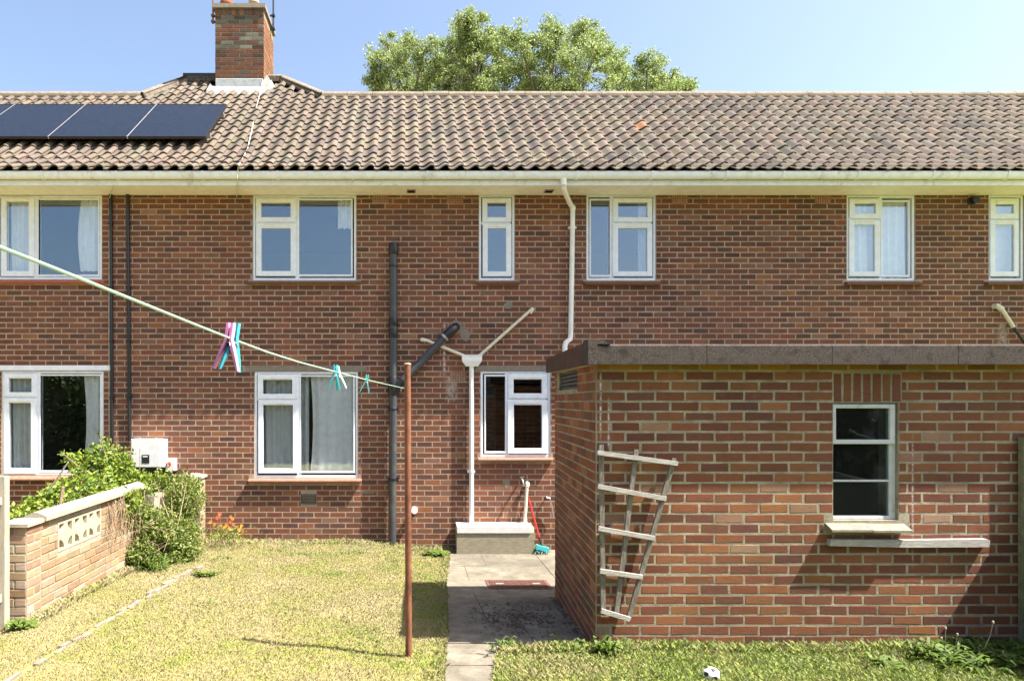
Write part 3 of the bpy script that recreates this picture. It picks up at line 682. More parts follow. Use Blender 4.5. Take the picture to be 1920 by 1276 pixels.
def tile_mesh(dy, dz, jig):
    L = math.hypot(dy, dz); k = (L+0.07)/L; vs = []; ns = (-dz/L, dy/L)     # normal in (y,z): up and out
    ns = (-dz/L, dy/L) if dy > 0 else (dz/L, -dy/L)
    for e, (s, lift) in enumerate(((0.0, 0.041), (k, 0.013))):
        for side in (0, 1):
            for i in range(NP):
                u = i/(NP-1)*1.06; h = tile_profile(min(1, u))+lift-(0.017 if side else 0)+0.03
                vs.append((u*GX, dy*s+ns[0]*h, dz*s+ns[1]*h))
    f = []
    A, B, C_, D_ = 0, NP, 2*NP, 3*NP      # low top, low under, high top, high under
    for i in range(NP-1):
        f.append((A+i, A+i+1, C_+i+1, C_+i)); f.append((B+i, B+i+1, A+i+1, A+i))
    f.append((A+NP-1, B+NP-1, D_+NP-1, C_+NP-1)); f.append((B, A, C_, D_))
    me = bpy.data.meshes.new('roof_tile'); me.from_pydata(vs, [], f); me.materials.append(M['tile'])
    bm = bmesh.new(); bm.from_mesh(me)
    bm.normal_update(); bm.to_mesh(me); bm.free()
    return me, vs, f
pal_tile = vary([((0.124, 0.105, 0.088), 5), ((0.138, 0.116, 0.097), 4), ((0.111, 0.094, 0.081), 3), ((0.147, 0.122, 0.098), 1.5), ((0.087, 0.078, 0.071), 0.9), ((0.134, 0.107, 0.086), 1)], 0.08)
pal_tile_w = vary([((0.128, 0.106, 0.086), 5), ((0.118, 0.097, 0.080), 4), ((0.101, 0.084, 0.071), 2.5), ((0.133, 0.106, 0.083), 1.2)], 0.08)
tmeshes = [tile_mesh(lines[i+1][0]-lines[i][0], lines[i+1][1]-lines[i][1], 0) if i < len(lines)-1 else None for i in range(len(lines))]
roofs = []
for hi in range(3):
    H = houses[hi]; x0, x1 = XB[hi], XB[hi+1]
    um = MB(); dz = -0.022
    pr = [(8.84, lines[0][1]+dz), (9.044, lines[1][1]+dz), (9.275, lines[2][1]+dz), (9.5, lines[3][1]+dz), (RIDGE_Y, RIDGE_Z+dz), (15.6, ZTOP+0.1), (15.6, ZTOP), (9.0, ZTOP+0.03)]
    um.prism(pr, 'x', x0, x1)
    roof = build('roof', um, M['underlay'], H); roofs.append(roof)
    rec = []
    n0 = math.floor((max(x0, -7.4)+3.055)/GX+0.01); n1 = math.floor((min(x1, 10.6)+3.055)/GX+0.01)
    for i in range(len(lines)-1):
        y, z = lines[i]
        for k in range(n0, n1):
            x = -3.055+k*GX
            if lines[i+1][0] > RIDGE_Y+0.06:
                if y > RIDGE_Y+0.03 or True:
                    a, b = hip_x(max(RIDGE_Y, lines[i+1][0]))
                    if not (a < x+0.02 and x+GX-0.02 < b): continue
                if -3.56 < x+GX/2 < -2.53 and lines[i+1][0] > 12.0: continue
                if lines[i+1][0] > TOP_Y+0.02: continue
            px = VX+(x+0.1)*F/y
            vis = -20 < px < 1940
            sx = x+rng.uniform(-0.005, 0.005); r_ = rng.random()
            west = x < -1.2
            t = (0.24, 0.125, 0.065) if r_ < 0.0015 else (pal_tile_w(rng) if (west and rng.random() < 0.8) else pal_tile(rng))
            rec.append((vis, y, sx, z, i, t))
    rec.sort(key=lambda q: (not q[0], q[1]))
    for (vis, y, x, z, i, t) in rec[:300]:
        o = bpy.data.objects.new('roof_tile', tmeshes[i][0]); col.objects.link(o); o.parent = roof
        o.location = Vector((x, y, z+rng.uniform(-0.002, 0.003)))-W[roof.name]; o.color = (*t, 1); o.rotation_euler = (rng.uniform(-.008, .008), rng.uniform(-.012, .012), rng.uniform(-.016, .016))
    vs = []; fs = []; ts = []
    for (vis, y, x, z, i, t) in rec[300:]:
        o = len(vs); dzj = rng.uniform(-0.002, 0.003)
        vs += [(x+a, y+b, z+c+dzj) for a, b, c in tmeshes[i][1]]
        for f in tmeshes[i][2]: fs += [q+o for q in f]
        ts += [t]*len(tmeshes[i][1])
    if vs:
        me = raw_mesh('tiling', vs, fs, 4, np.array(ts)); me.materials.append(M['tile'])
        o = link('tiling', me, None, roof); o['kind'] = 'stuff'; o.color = (0, 0, 0, 1)
    # ridge: bedding and half-round ridge tiles
    segs = [(x0, x1)]
    if hi == 0: segs = [(x0, -4.66)]
    if hi == 1: segs = [(-1.50, x1)]
    bd = MB()
    for a, b in segs:
        bd.prism([(RIDGE_Y-0.13, RIDGE_Z-0.075), (RIDGE_Y+0.13, RIDGE_Z-0.075), (RIDGE_Y+0.1, RIDGE_Z+0.03), (RIDGE_Y-0.1, RIDGE_Z+0.03)], 'x', a, b)
    build('ridge_bedding', bd, M['ridge_mortar'], roof)
    def ridge_tile(p, q):
        p = Vector(p); q = Vector(q); a = (q-p).normalized(); c = a.cross(Vector((0, 0, 1))).normalized(); u = c.cross(a).normalized()
        vs = []; seg = 8
        for e in (p, q-a*0.006):
            for rr in (0.118, 0.10):
                for j in range(seg+1):
                    an = math.pi*(-0.06+1.12*j/seg); vs.append(e+c*math.cos(an)*rr+u*(math.sin(an)*rr*0.85-0.02))
        n = seg+1; f = []
        for j in range(seg): f += [(j, j+1, 2*n+j+1, 2*n+j), (n+j+1, n+j, 3*n+j, 3*n+j+1), (j+1, j, n+j, n+j+1), (2*n+j, 2*n+j+1, 3*n+j+1, 3*n+j)]
        f += [(0, 2*n, 3*n, n), (seg, n+seg, 3*n+seg, 2*n+seg)]
        return MB().add(vs, f)
    for a, b in segs:
        L = 0.445; k = max(1, round((b-a)/L))
        for j in range(k):
            s = a+(b-a)*j/k; e = a+(b-a)*(j+1)/k
            dzr = rng.uniform(-0.004, 0.004)
            build('ridge_tile', ridge_tile((s, RIDGE_Y, RIDGE_Z+0.035+dzr), (e, RIDGE_Y, RIDGE_Z+0.035+dzr+rng.uniform(-.004, .004))), M['ridge'], roof)
    if hi == 1:
        # raised roof round the chimney: two short hips and a higher ridge
        mb = MB(); a0, b0 = hip_x(RIDGE_Y); a1, b1 = hip_x(TOP_Y)
        vs = [(a0, RIDGE_Y, RIDGE_Z-.012), (b0, RIDGE_Y, RIDGE_Z-.012), (b1, TOP_Y, TOP_Z-.012), (a1, TOP_Y, TOP_Z-.012), (a0, 14.4, RIDGE_Z-.3), (b0, 14.4, RIDGE_Z-.3)]
        mb.add(vs, [(0, 1, 2, 3), (3, 2, 5, 4), (0, 3, 4), (1, 5, 2), (0, 4, 5, 1)]); build('hip_base', mb, M['underlay'], roof)
        bd = MB()
        for (p, q) in (((a0, RIDGE_Y, RIDGE_Z), (a1, TOP_Y, TOP_Z)), ((b0, RIDGE_Y, RIDGE_Z), (b1, TOP_Y, TOP_Z)), ((a1, TOP_Y, TOP_Z), (-3.5, TOP_Y, TOP_Z)), ((-2.6, TOP_Y, TOP_Z), (b1, TOP_Y, TOP_Z))):
            bd.bar(Vector(p)+Vector((0, -0.02, 0.01)), Vector(q)+Vector((0, -0.02, 0.01)), 0.20, 0.10, Vector((0, 0, 1)))
        build('hip_bedding', bd, M['ridge_mortar'], roof)
        for (p, q, k) in (((a0, RIDGE_Y, RIDGE_Z+.04), (a1, TOP_Y, TOP_Z+.04), 3), ((b0, RIDGE_Y, RIDGE_Z+.04), (b1, TOP_Y, TOP_Z+.04), 3), ((-2.62, TOP_Y, TOP_Z+.045), (b1, TOP_Y, TOP_Z+.045), 1)):
            p = Vector(p); q = Vector(q)
            for j in range(k): build('hip_tile', ridge_tile(p.lerp(q, j/k), p.lerp(q, (j+1)/k)), M['ridge'], roof)
        mb = MB(); mb.bar((a1-0.02, TOP_Y, TOP_Z+0.06), (-3.5, TOP_Y, TOP_Z+0.06), 0.24, 0.10, Vector((0, 0, 1))); mb.bar((a1-0.30, TOP_Y-0.42, TOP_Z-0.29), (a1, TOP_Y-0.02, TOP_Z+0.05), 0.2, 0.09, Vector((0, 0, 1)))
        build('felt_patch', mb, M['black'], roof)
    ef = MB(); ef.box(x0, x1, 8.845, 8.875, 5.17, lines[0][1]+0.035); build('eaves_filler', ef, M['lintel'], H)
    # soffit, fascia, gutter
    sf = MB(); sf.box(x0, x1, 8.955, DH, 5.025, 5.04); build('soffit', sf, M['paint'], H)
    fa = MB(); fa.box(x0, x1, 8.93, 8.955, 5.013, 5.20); build('fascia_board', fa, M['gutter'], H)
    gp = [];
    for k in range(9):
        an = math.pi+math.pi*k/8; gp.append((8.868+0.058*math.cos(an), 5.150+0.075*math.sin(an)))
    gp = [(8.81, 5.165)]+gp+[(8.926, 5.165)]
    inner = [(8.868+(y-8.868)*0.92, 5.150+(z-5.150)*0.92+0.001) for y, z in gp]
    gm = MB(); n = len(gp); poly = gp+inner[::-1]
    vs = [(x0, y, z) for y, z in poly]+[(x1, y, z) for y, z in poly]; m_ = 2*n
    gm.add(vs, [(i, (i+1) % m_, (i+1) % m_+m_, i+m_) for i in range(m_)])
    build('gutter', gm, M['gutter'], H, smooth=True)
    x = x0+0.3
    while x < x1:
        if hx(-30, 8.85) < x < hx(1950, 8.85):
            bm_ = MB(); o2 = [(8.868+(y-8.868)*1.13, 5.150+(z-5.150)*1.10) for y, z in gp]; o1 = [(8.868+(y-8.868)*1.0, 5.150+(z-5.150)*1.0) for y, z in gp]
            poly2 = o2+o1[::-1]; m2 = len(poly2)
            w_ = 0.028
            bm_.add([(x, y, z) for y, z in poly2]+[(x+w_, y, z) for y, z in poly2], [(i, (i+1) % m2, (i+1) % m2+m2, i+m2) for i in range(m2)]+[(i, i+1, m2-2-i, m2-1-i) for i in range(n-1)]+[(m2+i, m2+m2-1-i, m2+m2-2-i, m2+i+1) for i in range(n-1)])
            build('gutter_bracket', bm_, M['gutter'], H)
        x += 1.0
# soffit vents (two little weathered grilles)
for px in (771, 1029):
    mb = MB(); c = hx(px, 9.2); mb.box(c-0.06, c+0.06, 9.14, 9.26, 5.012, 5.024); mb.box(c-0.045, c+0.045, 9.16, 9.24, 5.009, 5.0115, 1)
    build('soffit_vent', mb, [M['lintel'], M['hole']], houses[1])

# chimney
CH = build('chimney', MB().box(-3.49+0.008, -2.60-0.008, 11.95+0.008, 12.80-0.008, 7.0, hz(17, 11.95)), M['mortar_chimney'], houses[1])
cw = -2.60+3.49
def chim_special(u, z):
    if z > hz(100, 11.95) and rng.random() < 0.45: return rng.choice([(0.13, 0.13, 0.11), (0.105, 0.095, 0.08), (0.165, 0.16, 0.135)])
    if abs(u-0.47) < 0.12 and rng.random() < 0.5: return (0.085, 0.065, 0.055)
    if u > 0.8 and rng.random() < 0.5: return (0.09, 0.07, 0.06)
    return None
zt = hz(29, 11.95)
lay_bricks(cut_cells(0, cw, 7.7, zt, 0.224, 0.0755, 0, zt, []), (-3.49, 11.955, 0), (1, 0), CH, M['brick_chimney'], pal_chim, 0.002, 0.002, 150, lambda p: -p.z, special=chim_special)
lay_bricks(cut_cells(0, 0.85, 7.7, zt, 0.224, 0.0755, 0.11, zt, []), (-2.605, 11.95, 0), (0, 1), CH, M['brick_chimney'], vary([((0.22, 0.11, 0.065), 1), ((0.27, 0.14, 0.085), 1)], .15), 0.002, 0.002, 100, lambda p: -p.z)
sc = [(i*0.0741, (i+1)*0.0741, zt, hz(17, 11.95)) for i in range(12)]
lay_bricks(sc, (-3.49, 11.955, 0), (1, 0), CH, M['brick_chimney'], vary([((0.13, 0.08, 0.065), 2), ((0.2, 0.10, 0.07), 1)], .2), 0.006, 0.002, 12, lambda p: p.x)
mb = MB(); z0 = hz(17, 11.95); mb.box(-3.53, -2.57, 11.90, 12.85, z0, z0+0.075); mb.prism([(11.93, z0+0.075), (12.82, z0+0.075), (12.6, z0+0.12), (12.15, z0+0.12)], 'x', -3.50, -2.60); build('chimney_cap', mb, M['lintel'], CH)
def pot(px, r, mat, hgt):
    c = hx(px, 12.35); mb = MB(); mb.lathe([(r*0.9, 0), (r*0.9, hgt*0.6), (r*1.12, hgt*0.66), (r*1.12, hgt*0.8), (r, hgt*0.84), (r, hgt), (r*0.8, hgt), (r*0.8, hgt*0.5)], c, 12.3, z0+0.09, 18); return build('chimney_pot', mb, mat, CH, smooth=True)
pot(427, 0.115, M['pot'], 0.27); pot(477, 0.085, M['buff'], 0.33)
mb = MB(); mb.prism([(11.93, hz(165, 11.93)), (11.945, hz(165, 11.93)), (11.945, hz(146.5, 11.93)), (11.93, hz(148, 11.93))], 'x', -3.47, -2.62)
build('lead_flashing', mb, M['lead'], CH)
mb = MB()
for (a, b, c, d) in ((-3.58, -2.55, 160, 169),):
    k = 16
    for i in range(k):
        xa = a+(b-a)*i/k; xb = a+(b-a)*(i+1)/k; wv = 0.02*math.sin(i*2.1)
        mb.prism([(11.74+wv, hz(d, 11.8)-0.03+wv), (11.96, hz(c, 11.93)+0.0), (11.96, hz(c, 11.93)-0.12), (11.74+wv, hz(d, 11.8)-0.12)], 'x', xa, xb)
for (x, y, s) in ((-2.55, 12.0, 0.12), (-2.52, 11.92, 0.08), (-2.48, 12.05, 0.07), (-3.55, 11.93, 0.06), (-2.56, 12.1, .1)):
    mb.prism([(x-s, 0), (x+s, 0), (x+s*0.5, s*1.2), (x, s*2.1), (x-s*0.6, s*1.1)], 'y', y-0.06, y+0.06)
    for q in range(len(mb.v)-10, len(mb.v)): mb.v[q] = (mb.v[q][0], mb.v[q][1], mb.v[q][2]+5.17+KZ+SL*(y-11.37)+0.0)
build('lime_fillet', mb, M['lime'], CH)

# aerial masts strapped to the chimney
def mast(label, x, y, ztop, zbot, mat, arms):
    t = thing('aerial_mast', label, 'aerial', (x, y, zbot), 'aerial masts on the chimney')
    build('mast', MB().tube([(x, y, zbot), (x, y, ztop)], 0.016, 8), mat, t, True)
    for (z, dx, dy) in arms:
        build('bracket', MB().bar((x, y, z), (x+dx, y+dy, z), 0.03, 0.02, Vector((0, 0, 1))).box(x-0.03, x+0.03, y-0.03, y+0.03, z-0.018, z+0.018), mat, t)
    return t
mast('rusty aerial mast at the left edge of the chimney', hx(398.5, 11.95), 11.98, hz(-20, 11.95), hz(43, 11.95), M['rust'], [(hz(28, 11.95), 0.07, 0.02), (hz(39, 11.95), 0.07, 0.02)])
mast('dark aerial mast on two arms at the right of the chimney', hx(512.5, 12.5), 12.5, hz(-20, 12.5), hz(60, 12.5), M['black'], [(hz(30, 12.5), -0.16, 0.0), (hz(55, 12.5), -0.16, 0.0)])
# loose aerial cable down the tiles
def on_roof(x, y, h=0.085):
    if y > 9.5: return (x, y, 5.17+KZ+SL*(y-11.37)+h)
    return (x, y, interp([(8.8, 3.123), (9.044, 3.252), (9.275, 3.402), (9.5, 3.56)], y)+KZ+h)
pts = [(-2.62, 11.93, hz(150, 11.93)), on_roof(hx(489, 11.8), 11.8), on_roof(hx(480, 11), 11), on_roof(hx(472, 10.2), 10.2), on_roof(hx(464, 9.6), 9.6), on_roof(hx(452, 9.1), 9.1), (hx(447, 8.79), 8.79, 5.24), (hx(445, 8.8), 8.8, 5.07), (hx(444.5, 8.92), 8.92, 5.0), (hx(444, 9.38), 9.375, 5.0)]
tag(build('cable', MB().tube(pts, 0.007, 6), M['agedpipe'], None, True), 'pale loose cable running down the tiles from the chimney to the gutter', 'cable')
pts = [(hx(214, 8.93), 8.925, 5.02), (hx(208, 9.2), 9.2, 5.0), (hx(205, 9.37), 9.375, 4.96), (hx(205), DH-0.008, 3.2), (hx(205.5), DH-0.008, 1.2)]
tag(build('cable', MB().tube(pts, 0.005, 6), M['agedpipe'], None, True), 'thin cable clipped to the wall just left of the twin black conduits', 'cable')

# solar panels on the left roof
def roof_pt(x, s, h):      # s metres up the main slope from its foot
    return Vector((x, 9.50+s*ct, 3.56+KZ+s*st_))+Vector((0, -st_, ct))*h
PW, PL = 1.135, 1.50; XR = -2.955
labs = ['rightmost solar panel, beside the chimney end of the roof', 'second solar panel from the chimney', 'third solar panel from the chimney', 'solar panel cut off by the left edge of the photo', None]
s0 = 0.36
for k in range(5):
    xr = XR-k*(PW+0.02); xl = xr-PW
    if k == 4: break
    t = thing('solar_panel', labs[k], 'solar panel', roof_pt((xl+xr)/2, s0, 0.1), 'solar panels on the left roof')
    def slabm(a, b, s1, s2, h1, h2):
        c = [roof_pt(x, s, h) for h in (h1, h2) for (x, s) in ((a, s1), (b, s1), (b, s2), (a, s2))]
        return MB().add(c, [(3, 2, 1, 0), (4, 5, 6, 7), (0, 1, 5, 4), (1, 2, 6, 5), (2, 3, 7, 6), (3, 0, 4, 7)])
    build('cell_sheet', slabm(xl+0.012, xr-0.012, s0+0.012, s0+PL-0.012, 0.16, 0.186), M['solar'], t)
    fm = MB()
    for (a, b, c, d) in ((xl, xr, s0, s0+0.012), (xl, xr, s0+PL-0.012, s0+PL), (xl, xl+0.012, s0+0.012, s0+PL-0.012), (xr-0.012, xr, s0+0.012, s0+PL-0.012)):
        q = slabm(a, b, c, d, 0.15, 0.19); fm.add(q.v, q.f)
    build('frame', fm, M['black'], t)
    rl = MB(); q = slabm(xl-0.017, xl-0.003, s0, s0+PL, 0.15, 0.188); rl.add(q.v, q.f)
    build('joint_strip', rl, M['alu'], t)
    for s in (0.25, 1.2):
        q = slabm(xl, xr, s0+s, s0+s+0.04, 0.07, 0.149); build('mounting_rail', q, M['alu'], t)

# ------------------------------------------------------------------ pipes and fittings on the house
def pw(px, py, off=0.0): return Vector((hx(px), DH-off, hz(py)))
for (px, py, rx, rz) in ((953, 572, .06, .055), (872, 628, .075, .09), (950, 905, .05, .07), (690, 922, .1, .03)):
    mb = MB(); k = 11; c = (hx(px), hz(py)); mb.prism([(c[0]+rx*math.cos(2*math.pi*i/k)*rng.uniform(.7, 1.15), c[1]+rz*math.sin(2*math.pi*i/k)*rng.uniform(.7, 1.15)) for i in range(k)], 'y', DH-0.0035, DH+0.004); build('cement_patch', mb, M['lintel'], houses[1])
t = thing('soil_pipe', 'black soil pipe with a slanting branch up the middle of the house', 'drainpipe', (hx(736), DH-0.09, 0))
r = 0.055; yo = 0.085
main = [pw(738, 470, yo), pw(737.6, 740, yo), pw(735.5, 1022, yo)]
build('pipe', MB().tube([main[0], pw(737.8, 600, yo)], r, 16), M['greypipe'], t, True)
build('pipe', MB().tube([pw(737.8, 600, yo), main[1], main[2]], r, 16), M['greypipe'], t, True)
def collar(px, y0, y1, rr, name='collar'):
    o = build(name, MB().lathe([(rr*0.94, 0), (rr, 0.008), (rr, (y1-y0)*DH/F-0.008), (rr*0.94, (y1-y0)*DH/F)], hx(px), DH-yo, hz(y1), 18), M['black'], t, True); return o
collar(738.3, 458, 479, 0.068, 'cowl'); collar(738, 499, 503, 0.062); collar(737.8, 597, 612, 0.066); collar(737.8, 617, 634, 0.062); collar(737, 706, 741, 0.066); collar(736.8, 764, 768, 0.066); collar(736.3, 893, 899, 0.062)
for py in (610, 766, 896):
    build('pipe_clip', MB().box(hx(728), hx(747.5), DH-0.05, DH, hz(py+3), hz(py-3)), M['black'], t)
br = [pw(739, 737, yo), pw(757, 713, yo+0.01), pw(847, 619, yo+0.0)]
build('branch_pipe', MB().tube([pw(752, 718, yo+.01), pw(838, 628, yo)], r, 16), M['greypipe'], t, True)
build('branch_junction', MB().tube([pw(737, 738, yo), pw(744, 727, yo), pw(757, 713, yo+.01)], [0.06, 0.068, 0.068], 16), M['black'], t, True)
build('elbow', MB().tube([pw(834, 632, yo), pw(846, 620, yo), pw(851, 616, yo-0.02), pw(854, 613, 0.02), pw(854, 613, -0.02)], [0.066, 0.066, 0.064, 0.062, 0.062], 16), M['black'], t, True)
build('clamp_ring', MB().tube([pw(831.5, 634.5, yo), pw(834.5, 631.6, yo)], 0.071, 16), M['steel'], t, True)
build('cement_patch', MB().lathe([(0.095, 0), (0.088, 0.008)], hx(855), DH-0.006, hz(613), 14, 'y'), M['lintel'], t)

for k, (xa, xb, lab, yb_) in enumerate(((209, 212, 'left one of the two thin black conduits down the left house', 830), (241, 244.5, 'right one of the two thin black conduits, ending at the white inverter box', 826))):
    t = thing('conduit', lab, 'conduit', (hx(xa), DH-0.03, 1), 'black conduits on the left house')
    build('pipe', MB().tube([pw(xa, 363, 0.028), pw(xb, yb_, 0.028)], 0.023, 10), M['black'], t, True)
    for py in (420, 540, 640, 745):
        x = xa+(xb-xa)*(py-363)/(yb_-363); build('clip', MB().box(hx(x-3.6), hx(x+3.6), DH-0.05, DH, hz(py+2.5), hz(py-2.5)), M['black'], t)

t = thing('downpipe', 'white rainwater downpipe from the gutter to the outhouse roof', 'downpipe', (hx(1069), DH-0.06, 3))
D8 = 8.87
top = Vector((hx(1057, D8), D8, 5.10)); b1 = P(1057, 356, 9.0); b2 = pw(1072, 388, 0.06)
build('pipe', MB().tube([top, Vector((hx(1057, D8), D8, 4.99))], 0.04, 12), M['whitepipe'], t, True)
build('swan_neck', MB().tube([Vector((hx(1057, D8), D8, 5.0)), P(1057, 353, 8.9), P(1059, 360, 8.97), P(1070, 384, 9.27), pw(1072, 392, 0.06)], 0.034, 12), M['whitepipe'], t, True)
build('pipe', MB().tube([pw(1072, 389, 0.06), pw(1071.5, 428, 0.06), pw(1068, 632, 0.06)], 0.034, 12), M['whitepipe'], t, True)
build('shoe', MB().tube([pw(1068, 628, 0.06), pw(1067, 636, 0.065), pw(1058, 643, 0.09), pw(1056, 650, 0.1), pw(1055, 690, 0.12)], 0.036, 12), M['whitepipe'], t, True)
build('pipe_clip', MB().box(hx(1064.5), hx(1079), DH-0.06, DH, hz(430), hz(427)).lathe([(0.039, 0), (0.039, 0.03)], hx(1071.5), DH-0.06, hz(430.5), 12), M['whitepipe'], t)
build('collar', MB().lathe([(0.039, 0), (0.039, 0.05)], hx(1072), DH-0.06, hz(396), 12), M['whitepipe'], t)

t = thing('waste_pipe', 'white hopper with two slanting waste pipes beside the kitchen window', 'waste pipe', (hx(883), DH-0.06, 1))
z1, z0 = hz(666), hz(687)
hp = MB(); a = (hx(865), hx(902.5)); b = (hx(873), hx(895)); y = DH-0.115
vs = [(a[0], y, z1), (a[1], y, z1), (a[1], DH-.004, z1), (a[0], DH-.004, z1), (a[0]+.004, y, z1-0.085), (a[1]-.004, y, z1-0.085), (a[1]-.004, DH-.004, z1-0.085), (a[0]+.004, DH-.004, z1-0.085), (b[0], y+.02, z0), (b[1], y+.02, z0), (b[1], DH-.004, z0), (b[0], DH-.004, z0)]
hp.add(vs, [(0, 1, 5, 4), (1, 2, 6, 5), (2, 3, 7, 6), (3, 0, 4, 7), (4, 5, 9, 8), (5, 6, 10, 9), (6, 7, 11, 10), (7, 4, 8, 11), (8, 9, 10, 11)])
hp.ring(a[0]-.006, a[1]+.006, z1-.012, z1+.006, a[0], a[1], z1-.010, z1+.004, y-.005, y, 0)
build('hopper', hp, M['whitepipe'], t)
build('pipe', MB().tube([pw(883.3, 684, 0.055), pw(883.2, 990, 0.055)], 0.033, 14), M['whitepipe'], t, True)
build('pipe_clip', MB().box(hx(876), hx(890), DH-0.06, DH, hz(885), hz(881)).lathe([(0.038, 0), (0.038, 0.03)], hx(883.3), DH-0.055, hz(885), 12), M['whitepipe'], t)
for (p, q, e) in (((796, 637), (871, 668), (791, 637)), ((994, 582), (897, 668), (997, 580))):
    build('inlet_pipe', MB().tube([pw(p[0], p[1], 0.05), pw(q[0], q[1], 0.055)], 0.022, 12), M['agedpipe'], t, True)
    build('elbow', MB().tube([pw(e[0]*0.9+p[0]*0.1+(p[0]-e[0])*1.4, p[1]*1.0+(q[1]-p[1])*0.06, 0.05), pw(e[0], e[1], 0.048), pw(e[0], e[1], -0.01)], 0.028, 12), M['agedpipe'], t, True)

t = thing('overflow_pipe', 'old grey overflow pipe slanting down behind the outhouse roof at far right', 'waste pipe', (hx(1860), DH-0.05, 3))
build('elbow', MB().tube([pw(1863, 574, -0.01), pw(1863, 574, 0.05), pw(1872, 581, 0.06)], 0.036, 12), M['agedpipe'], t, True)
build('pipe', MB().tube([pw(1869, 577, 0.06), pw(1893, 614, 0.06)], 0.026, 12), M['agedpipe'], t, True)
build('pipe', MB().tube([pw(1891, 611, 0.06), pw(1935, 672, 0.06)], 0.021, 12), M['black'], t, True)
build('clip', MB().tube([pw(1892, 610, 0.06), pw(1892, 610, 0)], 0.02, 10), M['lintel'], t)
mb = MB().lathe([(0.05, -0.10), (0.052, -0.06), (0.04, -0.02), (0.06, 0)], hx(1820), DH, hz(378), 14, 'y')
tag(build('vent_cowl', mb, M['black'], None, True), 'small black round vent cowl under the soffit between the right house windows', 'vent')

# solar inverter and its switch
t = thing('inverter', 'white wall-mounted inverter case with a small dark display', 'inverter', (hx(276), DH-0.1, hz(850)))
D9 = 9.24
x0, x1, z0, z1 = hx(245, D9), hx(301, D9), hz(876, D9), hz(822.5, D9)
mb = MB(); mb.box(x0, x1, D9, DH-0.012, z0, z1); c = build('case', mb, M['box'], t)
bv = c.modifiers.new('bevel', 'BEVEL'); bv.width = 0.012; bv.segments = 2
build('side_cover', MB().box(x1+0.001, hx(308, D9), D9+0.012, DH-0.012, z0+0.004, z1-0.006), M['box'], t)
build('display', MB().box(hx(266, D9), hx(280, D9), D9-0.004, D9+0.004, hz(868, D9), hz(852, D9)), M['screen_dark'], t)
build('badge', MB().box(hx(268, D9), hx(277, D9), D9-0.006, D9-0.0045, hz(856.5, D9), hz(854, D9)), M['box'], t)
build('gland_box', MB().box(hx(250, D9), hx(296, D9), D9+0.04, DH-0.02, z0-0.08, z0-0.001), M['black'], t)
t = thing('isolator_switch', 'small white isolator switch with a red rotary handle beside the inverter', 'switch', (hx(319), DH-0.06, hz(868)))
D9 = 9.29
build('case', MB().box(hx(310.5, D9), hx(327.5, D9), D9, DH-0.004, hz(882, D9), hz(860, D9)), M['box'], t)
build('handle', MB().lathe([(0.030, -0.03), (0.032, 0)], hx(316.5, D9), D9-0.001, hz(869.5, D9), 16, 'y'), M['red'], t, True)
build('grip', MB().box(hx(315.7, D9), hx(317.3, D9), D9-0.045, D9-0.031, hz(873, D9), hz(866, D9)), M['oldpaint'], t)
build('cable_gland', MB().tube([(hx(319, D9), 9.34, hz(882, D9)), (hx(318, D9), 9.34, hz(900, D9))], 0.03, 10), M['black'], t)

# tap, short waste, metal hook
t = thing('garden_tap', 'brass garden tap on the wall above the concrete step', 'tap', (hx(978), DH-0.05, hz(900)))
build('spout', MB().tube([pw(977, 897, 0), pw(977, 897, 0.08), pw(978, 901, 0.12), pw(979, 909, 0.12)], [0.014, 0.014, 0.013, 0.012], 10), M['steel'], t, True)
build('handle', MB().box(hx(973), hx(981), DH-0.085, DH-0.07, hz(893.5), hz(892)).tube([pw(977, 897, .078), pw(977, 892, .078)], 0.006, 8), M['steel'], t)
t = thing('drain_pipe', 'short white waste pipe leaning from the wall to the concrete step', 'waste pipe', (hx(983), DH-0.1, hz(980)))
build('pipe', MB().tube([pw(987, 906, 0.055), pw(984, 950, 0.07), pw(980.5, 989, 0.1)], 0.022, 12), M['agedpipe'], t, True)
build('elbow', MB().tube([pw(988, 905, -.01), pw(988, 905, 0.05), pw(987, 911, 0.057)], 0.028, 12), M['agedpipe'], t, True)
tag(build('hook', MB().tube([pw(1024, 931, 0), pw(1024, 931, 0.06), pw(1029, 932, 0.06), pw(1034, 950, 0.05), pw(1037, 970, 0.04)], 0.010, 8), M['steel'], None, True), 'bent galvanised wire hook on the wall beside the outhouse corner', 'hook')
tag(build('vent_pipe', MB().tube([pw(777, 955, 0), pw(777, 955, 0.09)], 0.045, 14), M['whitepipe'], None, True), 'white plastic pipe end sticking out of the wall right of the soil pipe', 'pipe')

# concrete step under the hopper
t = thing('concrete_step', 'concrete step with a white painted top under the hopper pipe', 'step', (hx(930), 9.24, 0))
DT = 9.105; x0, x1 = hx(856.5, DT), hx(1002, DT)
zt = hz(998.5, DT)
build('block', MB().box(x0, x1, DT, DH-0.003, -0.04, zt), M['step'], t)
build('white_top', MB().prism([(DT-0.012, zt+0.001), (DH-0.003, zt+0.001), (DH-0.003, zt+0.10), (DT, zt+0.095), (DT-0.012, zt+0.085)], 'x', x0+0.005, x1-0.05), M['box'], t)
build('kerb_end', MB().prism([(DT, zt+.001), (DH-.003, zt+.001), (DH-.003, zt+.09), (DT+.05, zt+.07)], 'x', x1-0.049, x1), M['step'], t)

